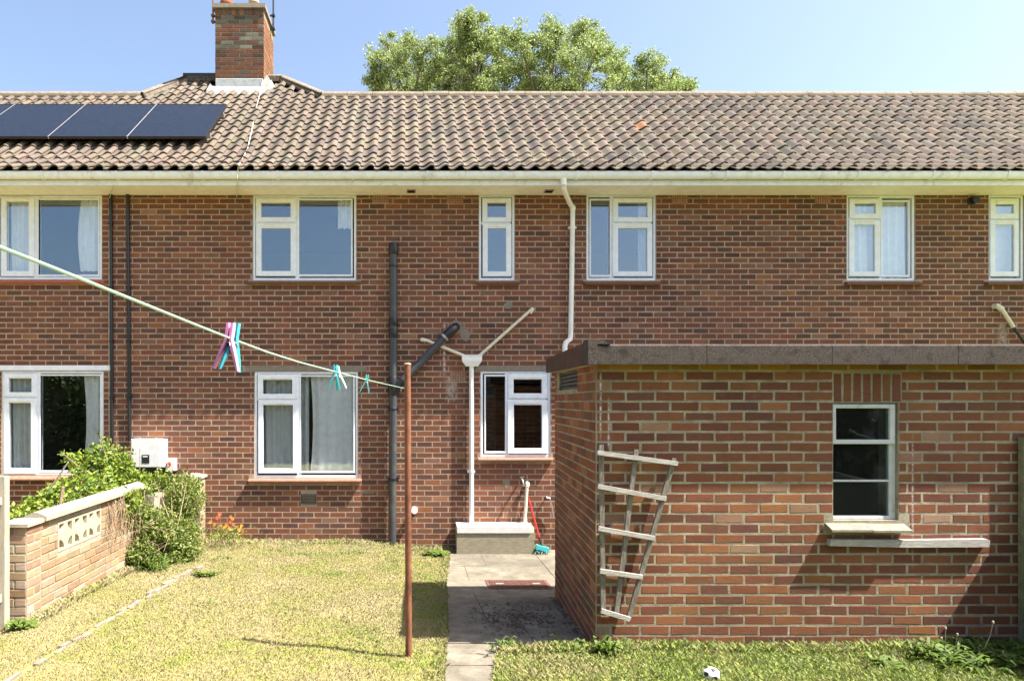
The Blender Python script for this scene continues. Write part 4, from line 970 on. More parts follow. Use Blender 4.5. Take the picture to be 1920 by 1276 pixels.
# broom leaning in the gap
t = thing('broom', 'red-handled broom with a turquoise head leaning against the house wall', 'broom', (hx(1017, 9.1), 9.1, 0))
p0 = P(1016.5, 1027, 9.12); p1 = pw(990.5, 934, 0.03)
build('handle', MB().tube([p0.lerp(p1, 0.2), p1], 0.013, 10), M['red'], t, True)
build('socket', MB().tube([p0, p0.lerp(p1, 0.22)], 0.015, 10), M['black'], t, True)
hm = MB(); q = p0; hm.box(q.x-0.09, q.x+0.09, q.y-0.04, q.y+0.04, q.z-0.03, q.z+0.03, rot=Matrix.Rotation(R(15), 3, 'Y'), org=q)
build('head', hm, M['teal'], t)
bm2 = MB()
for i in range(40):
    a = q+Vector((rng.uniform(-.085, .085), rng.uniform(-.035, .035), -0.02)); bm2.tube([a, Vector((a.x+rng.uniform(-.03, .03), a.y+rng.uniform(-.02, .02), 0.006))], 0.004, 4)
build('bristles', bm2, M['teal_pale'], t)['kind'] = 'stuff'

# manhole cover
t = thing('manhole_cover', 'rusty brown manhole cover set in the concrete yard', 'manhole cover', (1.27, 7.57, 0.01))
x0, x1, y0, y1 = 0.905, 1.62, 7.40, 7.76; z = 0.004
build('frame', MB().ring(x0, x1, 0, 1, x0+.03, x1-.03, 0, 1, 0, 1) if False else MB().box(x0, x1, y0, y1, -0.02, z+0.004), M['manhole'], t)
tr_ = MB(); nx, ny = 22, 9
for i in range(nx):
    for j in range(ny):
        cx = x0+.03+(x1-x0-.06)*(i+.5)/nx; cy = y0+.025+(y1-y0-.05)*(j+.5)/ny; s = 0.011
        tr_.box(cx-s, cx+s, cy-s, cy+s, z+0.0042, z+0.010)
build('tread_studs', tr_, M['manhole'], t)['kind'] = 'stuff'
for cx in (1.05, 1.47):
    build('lifting_plate', MB().box(cx-.045, cx+.045, 7.55, 7.60, z+0.0105, z+0.013), M['lintel'], t)

# ------------------------------------------------------------------ the outhouse
SH = thing('brick_outhouse', 'red brick outhouse with a felted flat roof and a small steel window', 'outhouse', (3.2, 6.0, 0.0))
SX0, SX1 = hx(1117, DS), 5.9
BX, BY = 1.561, 7.02                            # back left corner, a little out of square
SZT = hz(681, DS); SZB = -0.12
sw = rectS = (hx(1562, DS), hx(1685, DS), hz(975, DS), hz(754.6, DS))
fm = MB(); holed_wall(fm, SX0+0.05, SX1, SZB, SZT, [sw], DS, DS+0.215)
fm.add([(x, y, z) for z in (SZB, SZT) for x, y in ((SX0, DS), (SX0+.05, DS), (SX0+.05, DS+.215), (SX0+.215*(BX-SX0)/(BY-DS), DS+.215))], [(3, 2, 1, 0), (4, 5, 6, 7), (0, 1, 5, 4), (1, 2, 6, 5), (2, 3, 7, 6), (3, 0, 4, 7)])
swall = build('wall', fm, M['mortar_shed'], SH, label='front wall with the window')
C2 = 19.05*DS/F; P2 = 55.6*DS/F
zph = hz(704.5, DS)-C2/2; uph = hx(1173, DS)
lint = (sw[0]-0.003, sw[1]+0.02, sw[3], hz(698.5, DS))
def shed_special(u, z):
    if z > hz(694, DS): return rng.choice([(0.26, 0.13, 0.045), (0.30, 0.17, 0.05), (0.16, 0.085, 0.04), (0.22, 0.14, 0.05)])
    return None
cells = cut_cells(SX0, SX1, 0.12, SZT, P2, C2, uph, zph, [sw, lint, (hx(1545, DS), hx(1705, DS), hz(986, DS), hz(977, DS))], 0.013)
cells = [c for c in cells]
lay_bricks(cells, (0, DS, 0), (1, 0), swall, M['brick_shed'], pal_shed, 0.0010, 0.0034, 300, lambda p: (p.x > 4.66)*9+abs(p.x-2.9)*0.6+abs(p.z-1.2), joint=0.013, special=shed_special)
sl = [(lint[0]+(lint[1]-lint[0])*i/7, lint[0]+(lint[1]-lint[0])*(i+1)/7, lint[2], lint[3]) for i in range(7)]
lm_ = build('window_lintel', MB().box(lint[0], lint[1], DS+0.003, DS+0.2, lint[2]+0.001, lint[3]), M['mortar_shed'], SH)
lay_bricks(sl, (0, DS, 0), (1, 0), lm_, M['brick_shed'], pal_shed, 0.003, 0.003, 10, lambda p: p.x, joint=0.016)
# left side wall
sd = Vector((BX-SX0, BY-DS, 0)); SLN = sd.length; sdn = sd.normalized()
def side_box(mb, a, b, off0, off1, z0, z1):
    nrm = Vector((-sdn.y, sdn.x, 0))           # outwards, to the left
    c = [Vector((SX0, DS, 0))+sdn*u+nrm*o for u in (a, b) for o in (off0, off1)]
    vs = [(p.x, p.y, z) for p in c for z in (z0, z1)]
    return mb.add(vs, [(0, 1, 3, 2), (4, 6, 7, 5), (0, 4, 5, 1), (2, 3, 7, 6), (0, 2, 6, 4), (1, 5, 7, 3)])
hole_u = [1.02, 1.62]
hu0, hu1 = 0.22, 0.98       # placeholder, replaced below by measured position
def side_u(px):             # distance along the side wall seen at pixel column px
    k = (px-VX)/F           # X = k*Y
    return (SX0-k*DS)/(k*sdn.y-sdn.x)
hu0, hu1 = side_u(1083), side_u(1043.5)
ua = hu0; 
hz0 = 2.1+(VY-728)*(DS+sdn.y*hu0)/F; hz1 = hz0+0.20
sm_ = MB()
side_box(sm_, 0.23, hu0, -0.2, 0, SZB, SZT); side_box(sm_, 0.2155, 0.2299, -0.03, 0, SZB, SZT); side_box(sm_, hu1, SLN, -0.2, 0, SZB, SZT)
side_box(sm_, hu0, hu1, -0.2, 0, SZB, hz0); side_box(sm_, hu0, hu1, -0.2, 0, hz1, SZT)
side = build('side_wall', sm_, M['mortar_shed'], SH)
cells = cut_cells(-SLN, 0, -0.05, SZT, P2, C2, -0.11, zph, [(-hu1, -hu0, hz0, hz1)], 0.012)
lay_bricks(cells, (SX0, DS, 0), (-sdn.x, -sdn.y), side, M['brick_shed'], vary([((0.24, 0.095, 0.055), 5), ((0.20, 0.085, 0.055), 4), ((0.28, 0.13, 0.07), 2), ((0.17, 0.09, 0.06), 2)], .14), 0.0025, 0.003, 260, lambda p: p.y, joint=0.012)
vm = MB()
nrm = Vector((-sdn.y, sdn.x, 0))
q = MB(); side_box(q, hu0, hu1, -0.14, -0.12, hz0, hz1); vm.add(q.v, q.f, 1)
for j in range(5):
    z = hz0+0.004+j*0.036; q = MB(); side_box(q, hu0+0.002, hu1-0.002, -0.06, -0.03, z, z+0.026); vm.add(q.v, q.f)
build('wall_vent', vm, [M['greypipe'], M['hole']], SH)
# back and right walls
bk = MB(); bk.box(BX, SX1, BY-0.2, BY, SZB, SZT); bk.box(SX1-0.2, SX1, DS+0.216, BY-0.201, SZB, SZT); bwall = build('rear_wall', bk, M['mortar_shed'], SH)
lay_bricks(cut_cells(-4.6, -BX, -0.05, SZT, P2, C2, 0, zph, [], 0.012), (0, BY, 0), (-1, 0), bwall, M['brick_shed'], pal_shed, 0.0025, 0.003, 0, lambda p: p.x, joint=0.012)
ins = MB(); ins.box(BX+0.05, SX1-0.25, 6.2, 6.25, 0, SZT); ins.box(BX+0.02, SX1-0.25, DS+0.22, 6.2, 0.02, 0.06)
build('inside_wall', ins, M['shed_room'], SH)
# roof: deck, felted upstand along the front, brown side boards
FY = 4.825; RZ0 = hz(682.5, FY); RZ1 = hz(646.5, FY)
RXF = hx(1103.5, FY); RXB = hx(1022, 7.1); RBY = 7.05; RZB0, RZB1 = hz(699, 7.1), hz(673, 7.1)
rf = MB()
def quad_slab(c, z0s, z1s):
    vs = [(x, y, z) for (x, y), z in zip(c, z0s)]+[(x, y, z) for (x, y), z in zip(c, z1s)]
    return [vs, [(0, 1, 2, 3), (7, 6, 5, 4), (0, 4, 5, 1), (1, 5, 6, 2), (2, 6, 7, 3), (3, 7, 4, 0)]]
c = [(RXF+0.03, FY+0.03), (SX1+0.1, FY+0.03), (SX1+0.1, RBY), (RXB+0.03, RBY)]
rf.add(*quad_slab(c, [RZ0+0.01, RZ0+0.01, RZB0+.01, RZB0+.01], [RZ1-0.02, RZ1-0.02, RZB1-.012, RZB1-.012]))
build('flat_roof', rf, M['felt'], SH)
jo = [RXF+0.06]+[hx(p, FY) for p in (1325, 1560, 1797)]+[SX1+0.1]
for a, b in zip(jo, jo[1:]):
    up = MB(); up.prism([(FY, RZ0), (FY+0.028, RZ0), (FY+0.028, RZ1-0.03), (FY+0.12, RZ1-0.018), (FY+0.10, RZ1+0.004), (FY+0.015, RZ1+0.006), (FY-0.002, RZ1-0.006)], 'x', a+0.003, b-0.001)
    build('felt_upstand', up, M['felt'], SH)
cn = MB(); cn.prism([(RXF-0.004, RZ0-0.002), (RXF+0.062, RZ0-0.002), (RXF+0.062, RZ1+0.008), (RXF+0.16, RZ1+0.004), (RXF+0.11, RZ1+0.034), (RXF-0.004, RZ1+0.038)], 'y', FY-0.006, FY+0.14)
build('corner_upstand', cn, M['felt'], SH)
n = 3; us = [0, 0.44, 0.80, 1.0]
for i in range(n):
    f0, f1 = us[i]+0.004, us[i+1]
    def lp(t): return (RXF+(RXB-RXF)*t, FY+0.02+(RBY-FY-0.02)*t, RZ0+(RZB0-RZ0)*t, RZ1+(RZB1-RZ1)*t+(0.03*(1-t)))
    A, B_ = lp(f0), lp(f1); w_ = 0.022
    vs = [(A[0], A[1], A[2]), (A[0]+w_, A[1], A[2]), (A[0]+w_, A[1], A[3]), (A[0], A[1], A[3]), (B_[0], B_[1], B_[2]), (B_[0]+w_, B_[1], B_[2]), (B_[0]+w_, B_[1], B_[3]), (B_[0], B_[1], B_[3])]
    build('fascia_board', MB().add(vs, [(0, 1, 2, 3), (7, 6, 5, 4), (0, 4, 5, 1), (1, 5, 6, 2), (2, 6, 7, 3), (3, 7, 4, 0)]), M['fascia_brown'], SH)
so = MB(); so.add(*quad_slab([(RXF+.024, FY+.03), (SX0-0.001, DS), (BX-0.001, BY), (RXB+.024, RBY)], [RZ0+.002, RZ0+.002, RZB0+.002, RZB0+.002], [RZ0+.008, RZ0+.008, RZB0+.008, RZB0+.008]))
build('soffit', so, M['buff'], SH)
# steel window with three panes
mb = MB(); y0 = DS+0.03
gl = lambda a, b, c_, d: (hx(a, DS), hx(b, DS), hz(d, DS), hz(c_, DS))
mb.ring(sw[0]+0.001, sw[1]-0.001, sw[2]+0.001, sw[3]-0.001, hx(1564.5, DS), hx(1673, DS), hz(968, DS), hz(760, DS), y0, y0+0.04, 0.004)
mb.box(hx(1564.4, DS), hx(1673.1, DS), y0+0.002, y0+0.03, hz(903.5, DS), hz(900, DS))
swin = build('window', mb, M['oldpaint'], SH)
vs_ = gl(1563, 1683, 757, 832); g = gl(1570, 1671, 765, 824); q = MB().ring(vs_[0], vs_[1]-.008, vs_[2], vs_[3]-.002, g[0], g[1], g[2], g[3], y0-0.018, y0+0.02, 0.005); build('vent_sash', q, M['oldpaint'], swin)
for (a, b, c_, d, yy) in ((1569, 1672, 764, 825, y0), (1564, 1673.5, 831, 901, y0+0.016), (1564, 1673.5, 902.5, 968.5, y0+0.016)):
    g = gl(a, b, c_, d); build('pane', MB().box(g[0], g[1], yy, yy+0.005, g[2], g[3]), M['glass_shed'], swin)
st = MB(); st.prism([(DS+0.03, hz(976.5, DS)), (DS-0.085, hz(993, DS-0.085)), (DS-0.085, hz(997, DS-0.085)), (DS+0.03, hz(990, DS))], 'x', hx(1547, DS), hx(1623, DS)-.001)
build('window_sill', st, M['lintel'], SH)
st = MB(); st.prism([(DS+0.03, hz(977.5, DS)), (DS-0.087, hz(994, DS-0.085)), (DS-0.087, hz(998, DS-0.085)), (DS+0.03, hz(990, DS))], 'x', hx(1623, DS)+.001, hx(1704, DS-.05))
build('window_sill', st, M['lintel'], SH)
# odds and ends seen through the dirty panes
for (a, b) in (((1595, 808), (1603, 812)), ((1603, 812), (1638, 820)), ((1566, 886), (1620, 897))):
    pass
sp = MB(); sp.tube([P(1593, 805, 5.35), P(1604, 810, 5.35), P(1606, 813, 5.35), P(1640, 822, 5.35)], 0.006, 6)
tag(build('stick', sp, M['oldpaint'], None), 'pale bent stick inside the outhouse behind the top pane', 'stick')
sp = MB(); sp.tube([P(1562, 884, 5.3), P(1625, 899, 5.3)], 0.007, 6)
tag(build('cane', sp, M['wood_fence'], None), 'thin cane inside the outhouse behind the middle pane', 'cane')
# timber batten fixed under the sill
bt = MB(); a = DS-0.03; bt.prism([(hx(1553, a), hz(1022, a)), (hx(1700, a), hz(1025, a)), (hx(1851, a), hz(1024, a)), (hx(1853, a), hz(1012, a)), (hx(1848, a), hz(1009.5, a)), (hx(1700, a), hz(1011, a)), (hx(1555, a), hz(1010, a))], 'y', DS-0.048, DS-0.004)
tag(build('timber_batten', bt, M['wood_rail'], None), 'weathered timber batten nailed to the outhouse wall below its window sill', 'batten')

# trellis hung on the outhouse front
t = thing('trellis', 'fan-shaped weathered wooden trellis hanging on the outhouse wall', 'trellis', (hx(1150, 4.93), 4.93, 0.9))
DT = 4.945
for (p, q) in (((1127, 833), (1131, 1152)), ((1193, 842), (1155, 1154)), ((1264, 858), (1178, 1160))):
    build('stile', MB().bar(P(*p, DT), P(*q, DT), 0.034, 0.022), M['wood_grey'], t)
for (p, q) in (((1120, 848), (1270.5, 868.5)), ((1121, 911), (1249, 934.5)), ((1122, 990), (1227, 1008.5)), ((1125, 1069.5), (1204.5, 1081)), ((1127, 1144), (1181, 1160))):
    o = build('rail', MB().bar(P(*p, DT-0.022), P(*q, DT-0.022), 0.032, 0.020), M['wood_rail'], t)

# ------------------------------------------------------------------ garden wall on the left
GW = thing('garden_wall', 'low buff brick garden wall with pierced screen blocks and stone coping', 'wall', (-3.3, 6.8, 0.2))
GX1 = -3.235; GX0 = GX1-0.11; GY0, GY1 = 5.61, 8.05; GZ = 1.045; GB = 0.05
SB = [(6.10+0.29*i, 6.10+0.29*(i+1)) for i in range(3)]; SZ0, SZ1 = 0.705, 0.985
gm = MB()
for (a, b, c_, d) in ((5.83, SB[0][0]-.003, GB, GZ), (SB[0][0]-.003, SB[2][1]+.003, GB, SZ0-.004), (SB[0][0]-.003, SB[2][1]+.003, SZ1+.003, GZ), (SB[2][1]+.003, GY1, GB, GZ)):
    gm.box(GX0, GX1, a, b, c_, d)
gwall = build('wall', gm, M['mortar_garden'], GW)
cells = cut_cells(5.83, GY1, 0.10, GZ, 0.225, 0.0755, 5.83, GZ, [(SB[0][0], SB[2][1], SZ0, SZ1)], 0.012)
lay_bricks(cells, (GX1, 0, 0), (0, 1), gwall, M['brick_garden'], pal_garden, 0.005, 0.005, 300, lambda p: p.y, joint=0.012)
cells = cut_cells(-GY1, -5.83, 0.10, GZ, 0.225, 0.0755, 0, GZ, [(-SB[2][1], -SB[0][0], SZ0, SZ1)], 0.012)
lay_bricks(cells, (GX0, 0, 0), (0, -1), gwall, M['brick_garden'], pal_garden, 0.003, 0.004, 0, lambda p: p.y, joint=0.012)
def pier(x0, x1, y0, y1, z1, capz, name):
    p = build('pier', MB().box(x0, x1, y0, y1, GB, z1), M['mortar_garden'], GW)
    for (cells, org, ud) in ((cut_cells(x0, x1, 0.10, z1, 0.225, 0.0755, x0, z1, [], .012), (0, y0, 0), (1, 0)), (cut_cells(y0, y1, 0.10, z1, 0.225, 0.0755, y0+.11, z1, [], .012), (x1, 0, 0), (0, 1))):
        lay_bricks(cells, org, ud, p, M['brick_garden'], pal_garden, 0.003, 0.004, 60, lambda q: q.z, joint=0.012)
    mb = MB(); cx, cy = (x0+x1)/2, (y0+y1)/2; o = 0.025
    mb.box(x0-o, x1+o, y0-o, y1+o, z1, z1+0.03)
    b = [(x0-o, y0-o), (x1+o, y0-o), (x1+o, y1+o), (x0-o, y1+o)]
    mb.add([(x, y, z1+0.03) for x, y in b]+[(cx, cy, z1+0.03+capz)], [(0, 1, 4), (1, 2, 4), (2, 3, 4), (3, 0, 4)])
    build('pier_cap', mb, M['coping'], GW)
pier(-3.45, GX1+0.0, GY0, 5.829, 1.035, 0.03, 'near')
pier(hx(343, 9.17), hx(377, 9.17), 9.13, 9.36, hz(897, 9.13), 0.045, 'far')
sg = MB(); sg.box(-3.20, -3.09, 8.05, 9.13, GB, 0.95); build('end_wall', sg, M['mortar_garden'], GW)
cp_edges = [5.835, 6.6, 7.3, 8.05]
for a, b in zip(cp_edges, cp_edges[1:]):
    mb = MB(); mb.prism([(GX0-0.045, GZ), (GX1+0.045, GZ), (GX1+0.045, GZ+0.04), ((GX0+GX1)/2+0.02, GZ+0.075), ((GX0+GX1)/2-.02, GZ+0.075), (GX0-0.045, GZ+0.04)], 'y', a+.001, b-0.003)
    build('coping_stone', mb, M['coping'], GW)
# pierced blocks: a square with four leaf-shaped holes
def screen_block(y0, y1):
    bm = bmesh.new(); S = 0.286; h = S/2
    def loop(pts):
        vs = [bm.verts.new((0, p[0], p[1])) for p in pts]
        return [bm.edges.new((vs[i], vs[(i+1) % len(vs)])) for i in range(len(vs))]
    es = loop([(-h, -h), (h, -h), (h, h), (-h, h)])
    for sx in (-1, 1):
        for sz in (-1, 1):
            pts = [(0.030, 0.118)]
            a0 = [(0.030, 0.118), (0.118, 0.118), (0.118, 0.030)]
            arc = [(0.118-0.0-(0.088)*math.sin(t)*1.0, 0.030+0.088*(1-math.cos(t))) for t in [math.pi/2*k/5 for k in range(6)]]
            pts = [(0.118, 0.118)]+arc
            pts = [(sx*u, sz*v) for u, v in pts]
            if sx*sz < 0: pts = [(sx*abs(v), sz*abs(u)) for u, v in pts]
            es += loop(pts)
    r_ = bmesh.ops.triangle_fill(bm, use_beauty=True, use_dissolve=False, edges=es)
    faces = [f for f in bm.faces]
    ext = bmesh.ops.extrude_face_region(bm, geom=faces)
    vs = [v for v in ext['geom'] if isinstance(v, bmesh.types.BMVert)]
    bmesh.ops.translate(bm, verts=vs, vec=(-0.09, 0, 0)); bmesh.ops.recalc_face_normals(bm, faces=bm.faces)
    bmesh.ops.translate(bm, verts=bm.verts, vec=(GX1+0.004, (y0+y1)/2, (SZ0+SZ1)/2))
    for v in bm.verts: v.co.z = (SZ0+SZ1)/2+(v.co.z-(SZ0+SZ1)/2)*(SZ1-SZ0)/0.29
    me = bpy.data.meshes.new('screen_block'); bm.to_mesh(me); bm.free(); return link('screen_block', me, M['screen'], GW)
for a, b in SB: screen_block(a, b)

# fences
FL = thing('fence', 'silvered wooden fence post and boards at the left edge of the lawn', 'fence', (-3.4, 4.5, 0.2))
build('post', MB().box(-3.385, -3.325, 5.45, 5.52, 0.05, hz(893, 5.45)), M['wood_fence'], FL)
for k in range(8):
    y0 = 5.44-k*0.155; build('board', MB().box(-3.405, -3.387, y0-0.148, y0, 0.2, hz(905, 5.45)), M['wood_fence'], FL)
for z in (0.45, 1.25): build('rail', MB().box(-3.386, -3.345, 4.2, 5.449, z, z+0.06), M['wood_fence'], FL)
FR = thing('fence', 'mossy fence post and boards against the right end of the outhouse', 'fence', (4.6, 4.0, 0.2))
build('post', MB().box(4.597, 4.68, 4.935, 4.985, 0.0, hz(820, 4.94)), M['post_green'], FR)
for k in range(16):
    y1 = 4.93-k*0.155; build('board', MB().box(4.60, 4.62, y1-0.15, y1, 0.15, 1.30+0.01*(k % 2)), M['wood_fence'], FR)
for z in (0.4, 1.05): build('rail', MB().box(4.621, 4.66, 2.5, 4.93, z, z+0.06), M['wood_fence'], FR)

# ------------------------------------------------------------------ washing line
PD = 4.77
t = thing('clothes_pole', 'tall rusty steel pole standing in the lawn with a line tied near its top', 'pole', (0.0, PD, lawn_z(-0.02, PD)))
px0 = hx(764, PD)
build('post', MB().tube([(hx(766.5, PD), PD, lawn_z(0, PD)-0.1), (px0, PD, hz(683, PD))], 0.0235, 14), M['rust'], t, True)
build('pole_cap', MB().lathe([(0.026, 0), (0.026, 0.008), (0.016, 0.012)], px0, PD, hz(683.5, PD), 14), M['buff'], t, True)
build('hook', MB().tube([(px0-0.02, PD, hz(727, PD)), (px0-0.045, PD, hz(727, PD)), (px0-0.045, PD, hz(733, PD))], 0.006, 6), M['steel'], t)
pole_anchor = P(757.5, 727.5, PD)
def S_at(px): return 260+(757-px)*2.684
LINE = [(757.5, 727.5), (720, 719.3), (685, 711), (630, 697), (560, 678.5), (500, 659.5), (428, 632.8), (350, 602), (260, 566), (170, 530), (80, 494.5), (0, 463.5), (-120, 416)]
lp_ = [P(x, y, F/S_at(x)) for x, y in LINE]
lp_.append(lp_[-1]+(lp_[-1]-lp_[-2])*9)
# smooth the run
tag(build('washing_line', MB().tube(lp_, 0.0019, 8), M['line'], None, True), 'pale green washing line stretched from the rusty pole to the left', 'washing line')
def peg(label, px, py, spread, mats, tilt, size=0.077, yaw=0.0, dx=0.0):
    D = F/S_at(px); p = P(px, py, D); p.x += dx
    t = thing('clothes_peg', label, 'clothes peg', p, 'pegs on the washing line')
    top = size*0.36; bot = -size*0.64
    rot = Matrix.Rotation(yaw, 3, 'Z') @ Matrix.Rotation(tilt, 3, 'Y')
    for k, s in enumerate((-1, 1)):
        mb = MB()
        prof = [(top, 0.010, 0.0055, 0.0040), (top*0.55, 0.011, 0.0050, 0.0045), (0, 0.0105, 0.0050, 0.0042), (-size*0.16, 0.0105, 0.0052, 0.005), (-size*0.4, 0.009, 0.0058, 0.0045), (bot, 0.0065, 0.0055, 0.003)]
        vs = []
        for (z, w_, g, th) in prof:
            off = s*(g*0.75+(0 if z > -0.003 else (-z)*math.tan(spread)))
            for (a, b) in ((-w_/2, -th/2), (w_/2, -th/2), (w_/2, th/2), (-w_/2, th/2)):
                v = rot @ Vector((off+b, a, z)); vs.append(p+v)
        f = [(i*4+j, i*4+(j+1) % 4, (i+1)*4+(j+1) % 4, (i+1)*4+j) for i in range(len(prof)-1) for j in range(4)]+[(0, 1, 2, 3), (23, 22, 21, 20)]
        build('leg', mb.add(vs, f), mats[k], t, True)
    sp = MB(); sp.tube([p+rot @ Vector((0.006*math.cos(a*0.9), -0.006+0.0009*a, -size*0.12+0.006*math.sin(a*0.9))) for a in range(0, 15)], 0.0008, 5)
    build('spring', sp, M['steel'], t)
    return t
peg('large pink clothes peg nearest the camera', 431, 637, R(19), (M['pink'], M['pink']), R(7), 0.078, R(-12), -0.001)
peg('dark turquoise clothes peg paired behind the pink one', 434, 637.5, R(14), (M['teal_dark'], M['teal']), R(8), 0.080, R(35), 0.004)
peg('bright turquoise clothes peg at the left of the middle pair', 629, 700, R(15), (M['teal_dark'], M['teal']), R(3), 0.077, R(10), -0.001)
peg('turquoise and pale clothes peg at the right of the middle pair', 634, 702, R(14), (M['teal'], M['teal_pale']), R(-13), 0.075, R(-20), 0.001)
peg('single turquoise clothes peg nearest the rusty pole', 687, 714, R(17), (M['teal'], M['teal']), R(10), 0.077, R(5))

# ------------------------------------------------------------------ curtains behind the glass
def curtain(label, x0, x1, z0, z1, y, mat, folds=7, amp=0.03, taper=0.0):
    nx = folds*8; nz = 8; vs = []; 
    for side in (0, 1):
        for j in range(nz+1):
            v = j/nz
            for i in range(nx+1):
                u = i/nx; xx = x0+(x1-x0)*u
                xx = xx+taper*(math.sin(v*math.pi))*(x1-x0)*(1-u)
                vs.append((xx, y+amp*math.sin(u*folds*2*math.pi+0.6*math.sin(3*v))+0.4*amp*math.sin(u*17+v*2)+side*0.004, z0+(z1-z0)*v))
    n = nx+1; o = n*(nz+1); f = []
    for j in range(nz):
        for i in range(nx):
            a = j*n+i; f.append((a, a+1, a+1+n, a+n)); f.append((o+a+n, o+a+n+1, o+a+1, o+a))
    me = bpy.data.meshes.new('curtain'); me.from_pydata(vs, [], f); me.polygons.foreach_set('use_smooth', [True]*len(f))
    return tag(link('curtain', me, mat), label, 'curtain', 'curtains behind the windows')
YC = DH+0.125
curtain('white curtain in the narrow sash of the upstairs window at far left', hx(8), hx(50), hz(515), hz(370), YC, M['curtain'], 4)
curtain('white curtain at the right side of the upstairs window at far left', hx(143), hx(188), hz(505), hz(370), YC, M['curtain'], 4, .03, -0.15)
curtain('pale curtain at the right side of the ground floor window at far left', hx(148), hx(190), hz(885), hz(700), YC, M['curtain'], 4, .03, 0.1)
curtain('sheer pale curtain in the narrow sashes of the ground floor window at far left', hx(10), hx(64), hz(885), hz(700), YC, M['curtain_grey'], 5)
curtain('white curtain across the ground floor window left of the soil pipe', hx(580), hx(664), hz(888), hz(703), YC, M['curtain'], 4, .018, 0.05)
curtain('sheer grey curtain in the narrow sashes left of the soil pipe', hx(485), hx(576), hz(888), hz(703), YC+.05, M['curtain_grey'], 6)
curtain('pale curtain across the first upstairs window of the right-hand house', hx(1596), hx(1708), hz(518), hz(372), YC, M['curtain'], 8)
curtain('frosted blind in the narrow upstairs window at the right edge', hx(1860), hx(1914), hz(518), hz(372), YC, M['curtain_grey'], 2, .005)
curtain('thin curtain edge in the bedroom window right of the white downpipe', hx(1203), hx(1222), hz(518), hz(372), YC, M['curtain_grey'], 3, .02)
curtain('light curtain tied up in the large upstairs window above the soil pipe side', hx(632), hx(660), hz(424), hz(372), YC, M['curtain'], 3, .02)

# ------------------------------------------------------------------ plants
def leaf_mesh(name, C, Nn, size, asp, cols, fold=0.25):
    """C (n,3) centres, Nn (n,3) leaf normals; two triangles folded along the midrib -> 4-point leaf"""
    n = len(C); A = np.cross(Nn, nrng.normal(size=(n, 3))); A /= np.linalg.norm(A, axis=1)[:, None]+1e-9
    B = np.cross(Nn, A); s = size[:, None]
    tip = C+A*s*0.5; base = C-A*s*0.5; w = s*asp*0.5
    l_ = C+B*w-Nn*s*fold*0.3; r_ = C-B*w-Nn*s*fold*0.3
    V = np.stack([base, l_, tip, r_], 1).reshape(-1, 3)
    i = np.arange(n)*4
    Fc = np.stack([i, i+2, i+1, i, i+3, i+2], 1).ravel()
    T = np.repeat(cols, 4, axis=0)
    return raw_mesh(name, V, Fc, 3, T)
def rand_dirs(n, up=0.0):
    v = nrng.normal(size=(n, 3)); v[:, 2] += up; return v/np.linalg.norm(v, axis=1)[:, None]
def pick_cols(n, pal, jit=0.15):
    p = np.array(pal); c = p[nrng.integers(0, len(p), n)]; return np.clip(c*(1+nrng.uniform(-jit, jit, (n, 1))), 0, 1)

# poplars behind the roof
TD = 30.0
def tree(label, lobes, trunk_px, pal, D):
    base = P(trunk_px, 0, D); t = thing('tree', label, 'tree', (base.x, D, 0), 'trees behind the roof')
    Cs = []
    sc = D/F; tk = MB(); top = max(lobes, key=lambda q: -q[1])
    root = Vector((base.x, D, 0)); crown0 = Vector((base.x, D, hz(330, D)))
    tk.tube([root, root.lerp(crown0, .5)+Vector((.2, 0, 0)), crown0], [0.45, 0.36, 0.26], 10)
    for (px, py, rr) in lobes:
        c = P(px, py, D+nrng.uniform(-2, 2)); rad = rr*sc
        mid = crown0.lerp(c, 0.5)+Vector((nrng.uniform(-.3, .3), 0, 0.4))
        tk.tube([crown0, mid, c], [0.13, 0.08, 0.025], 6)
        nc = int(24*(rr/40)**1.6)+8
        for k in range(nc):
            d = nrng.normal(size=3); d /= np.linalg.norm(d); q = np.array(c)+d*rad*nrng.uniform(0.2, 1.12)**0.6*np.array([1, 1.1, 1])
            e = Vector(q); tk.tube([c.lerp(e, 0.1), c.lerp(e, 0.6)+Vector((0, 0, .05)), e], [0.018, 0.011, 0.004], 4, caps=False)
            nl = int(nrng.integers(90, 180)); cr = nrng.uniform(0.18, 0.46)
            o = nrng.normal(size=(nl, 3)); o *= (nrng.uniform(0.1, 1.15, (nl, 1))**0.8*cr/np.linalg.norm(o, axis=1)[:, None]); o[:, 2] *= 0.75
            Cs.append(q+o)
    C = np.concatenate(Cs); n = len(C)
    me = leaf_mesh('crown', C, rand_dirs(n, 0.35), nrng.uniform(0.055, 0.105, n), 0.85, pick_cols(n, pal, .25)); me.materials.append(M['leaf_tree'])
    link('crown', me, None, t); build('trunk', tk, M['bark'], t, True)
    return t
palA = [(0.235, 0.295, 0.14), (0.195, 0.255, 0.115), (0.30, 0.355, 0.20), (0.155, 0.21, 0.09), (0.38, 0.42, 0.29)]
tree('leftmost poplar crown showing above the roof ridge', [(722, 112, 32), (705, 150, 22), (748, 90, 34), (760, 140, 50), (795, 95, 34), (810, 150, 48), (720, 170, 35), (770, 200, 60), (735, 240, 60), (800, 250, 60)], 765, palA, 31)
tree('tallest poplar, its crown highest above the roof ridge', [(872, 48, 26), (855, 75, 30), (900, 70, 36), (930, 80, 26), (850, 112, 44), (905, 118, 50), (880, 165, 60), (935, 145, 40), (840, 165, 45), (880, 240, 80)], 885, palA, 29)
tree('poplar with two separate tops right of the tallest one', [(975, 80, 30), (985, 125, 44), (1025, 62, 20), (1040, 90, 34), (1095, 58, 24), (1085, 90, 40), (1120, 85, 26), (1040, 140, 52), (1100, 140, 54), (1000, 175, 50), (1060, 230, 80)], 1050, palA, 30)
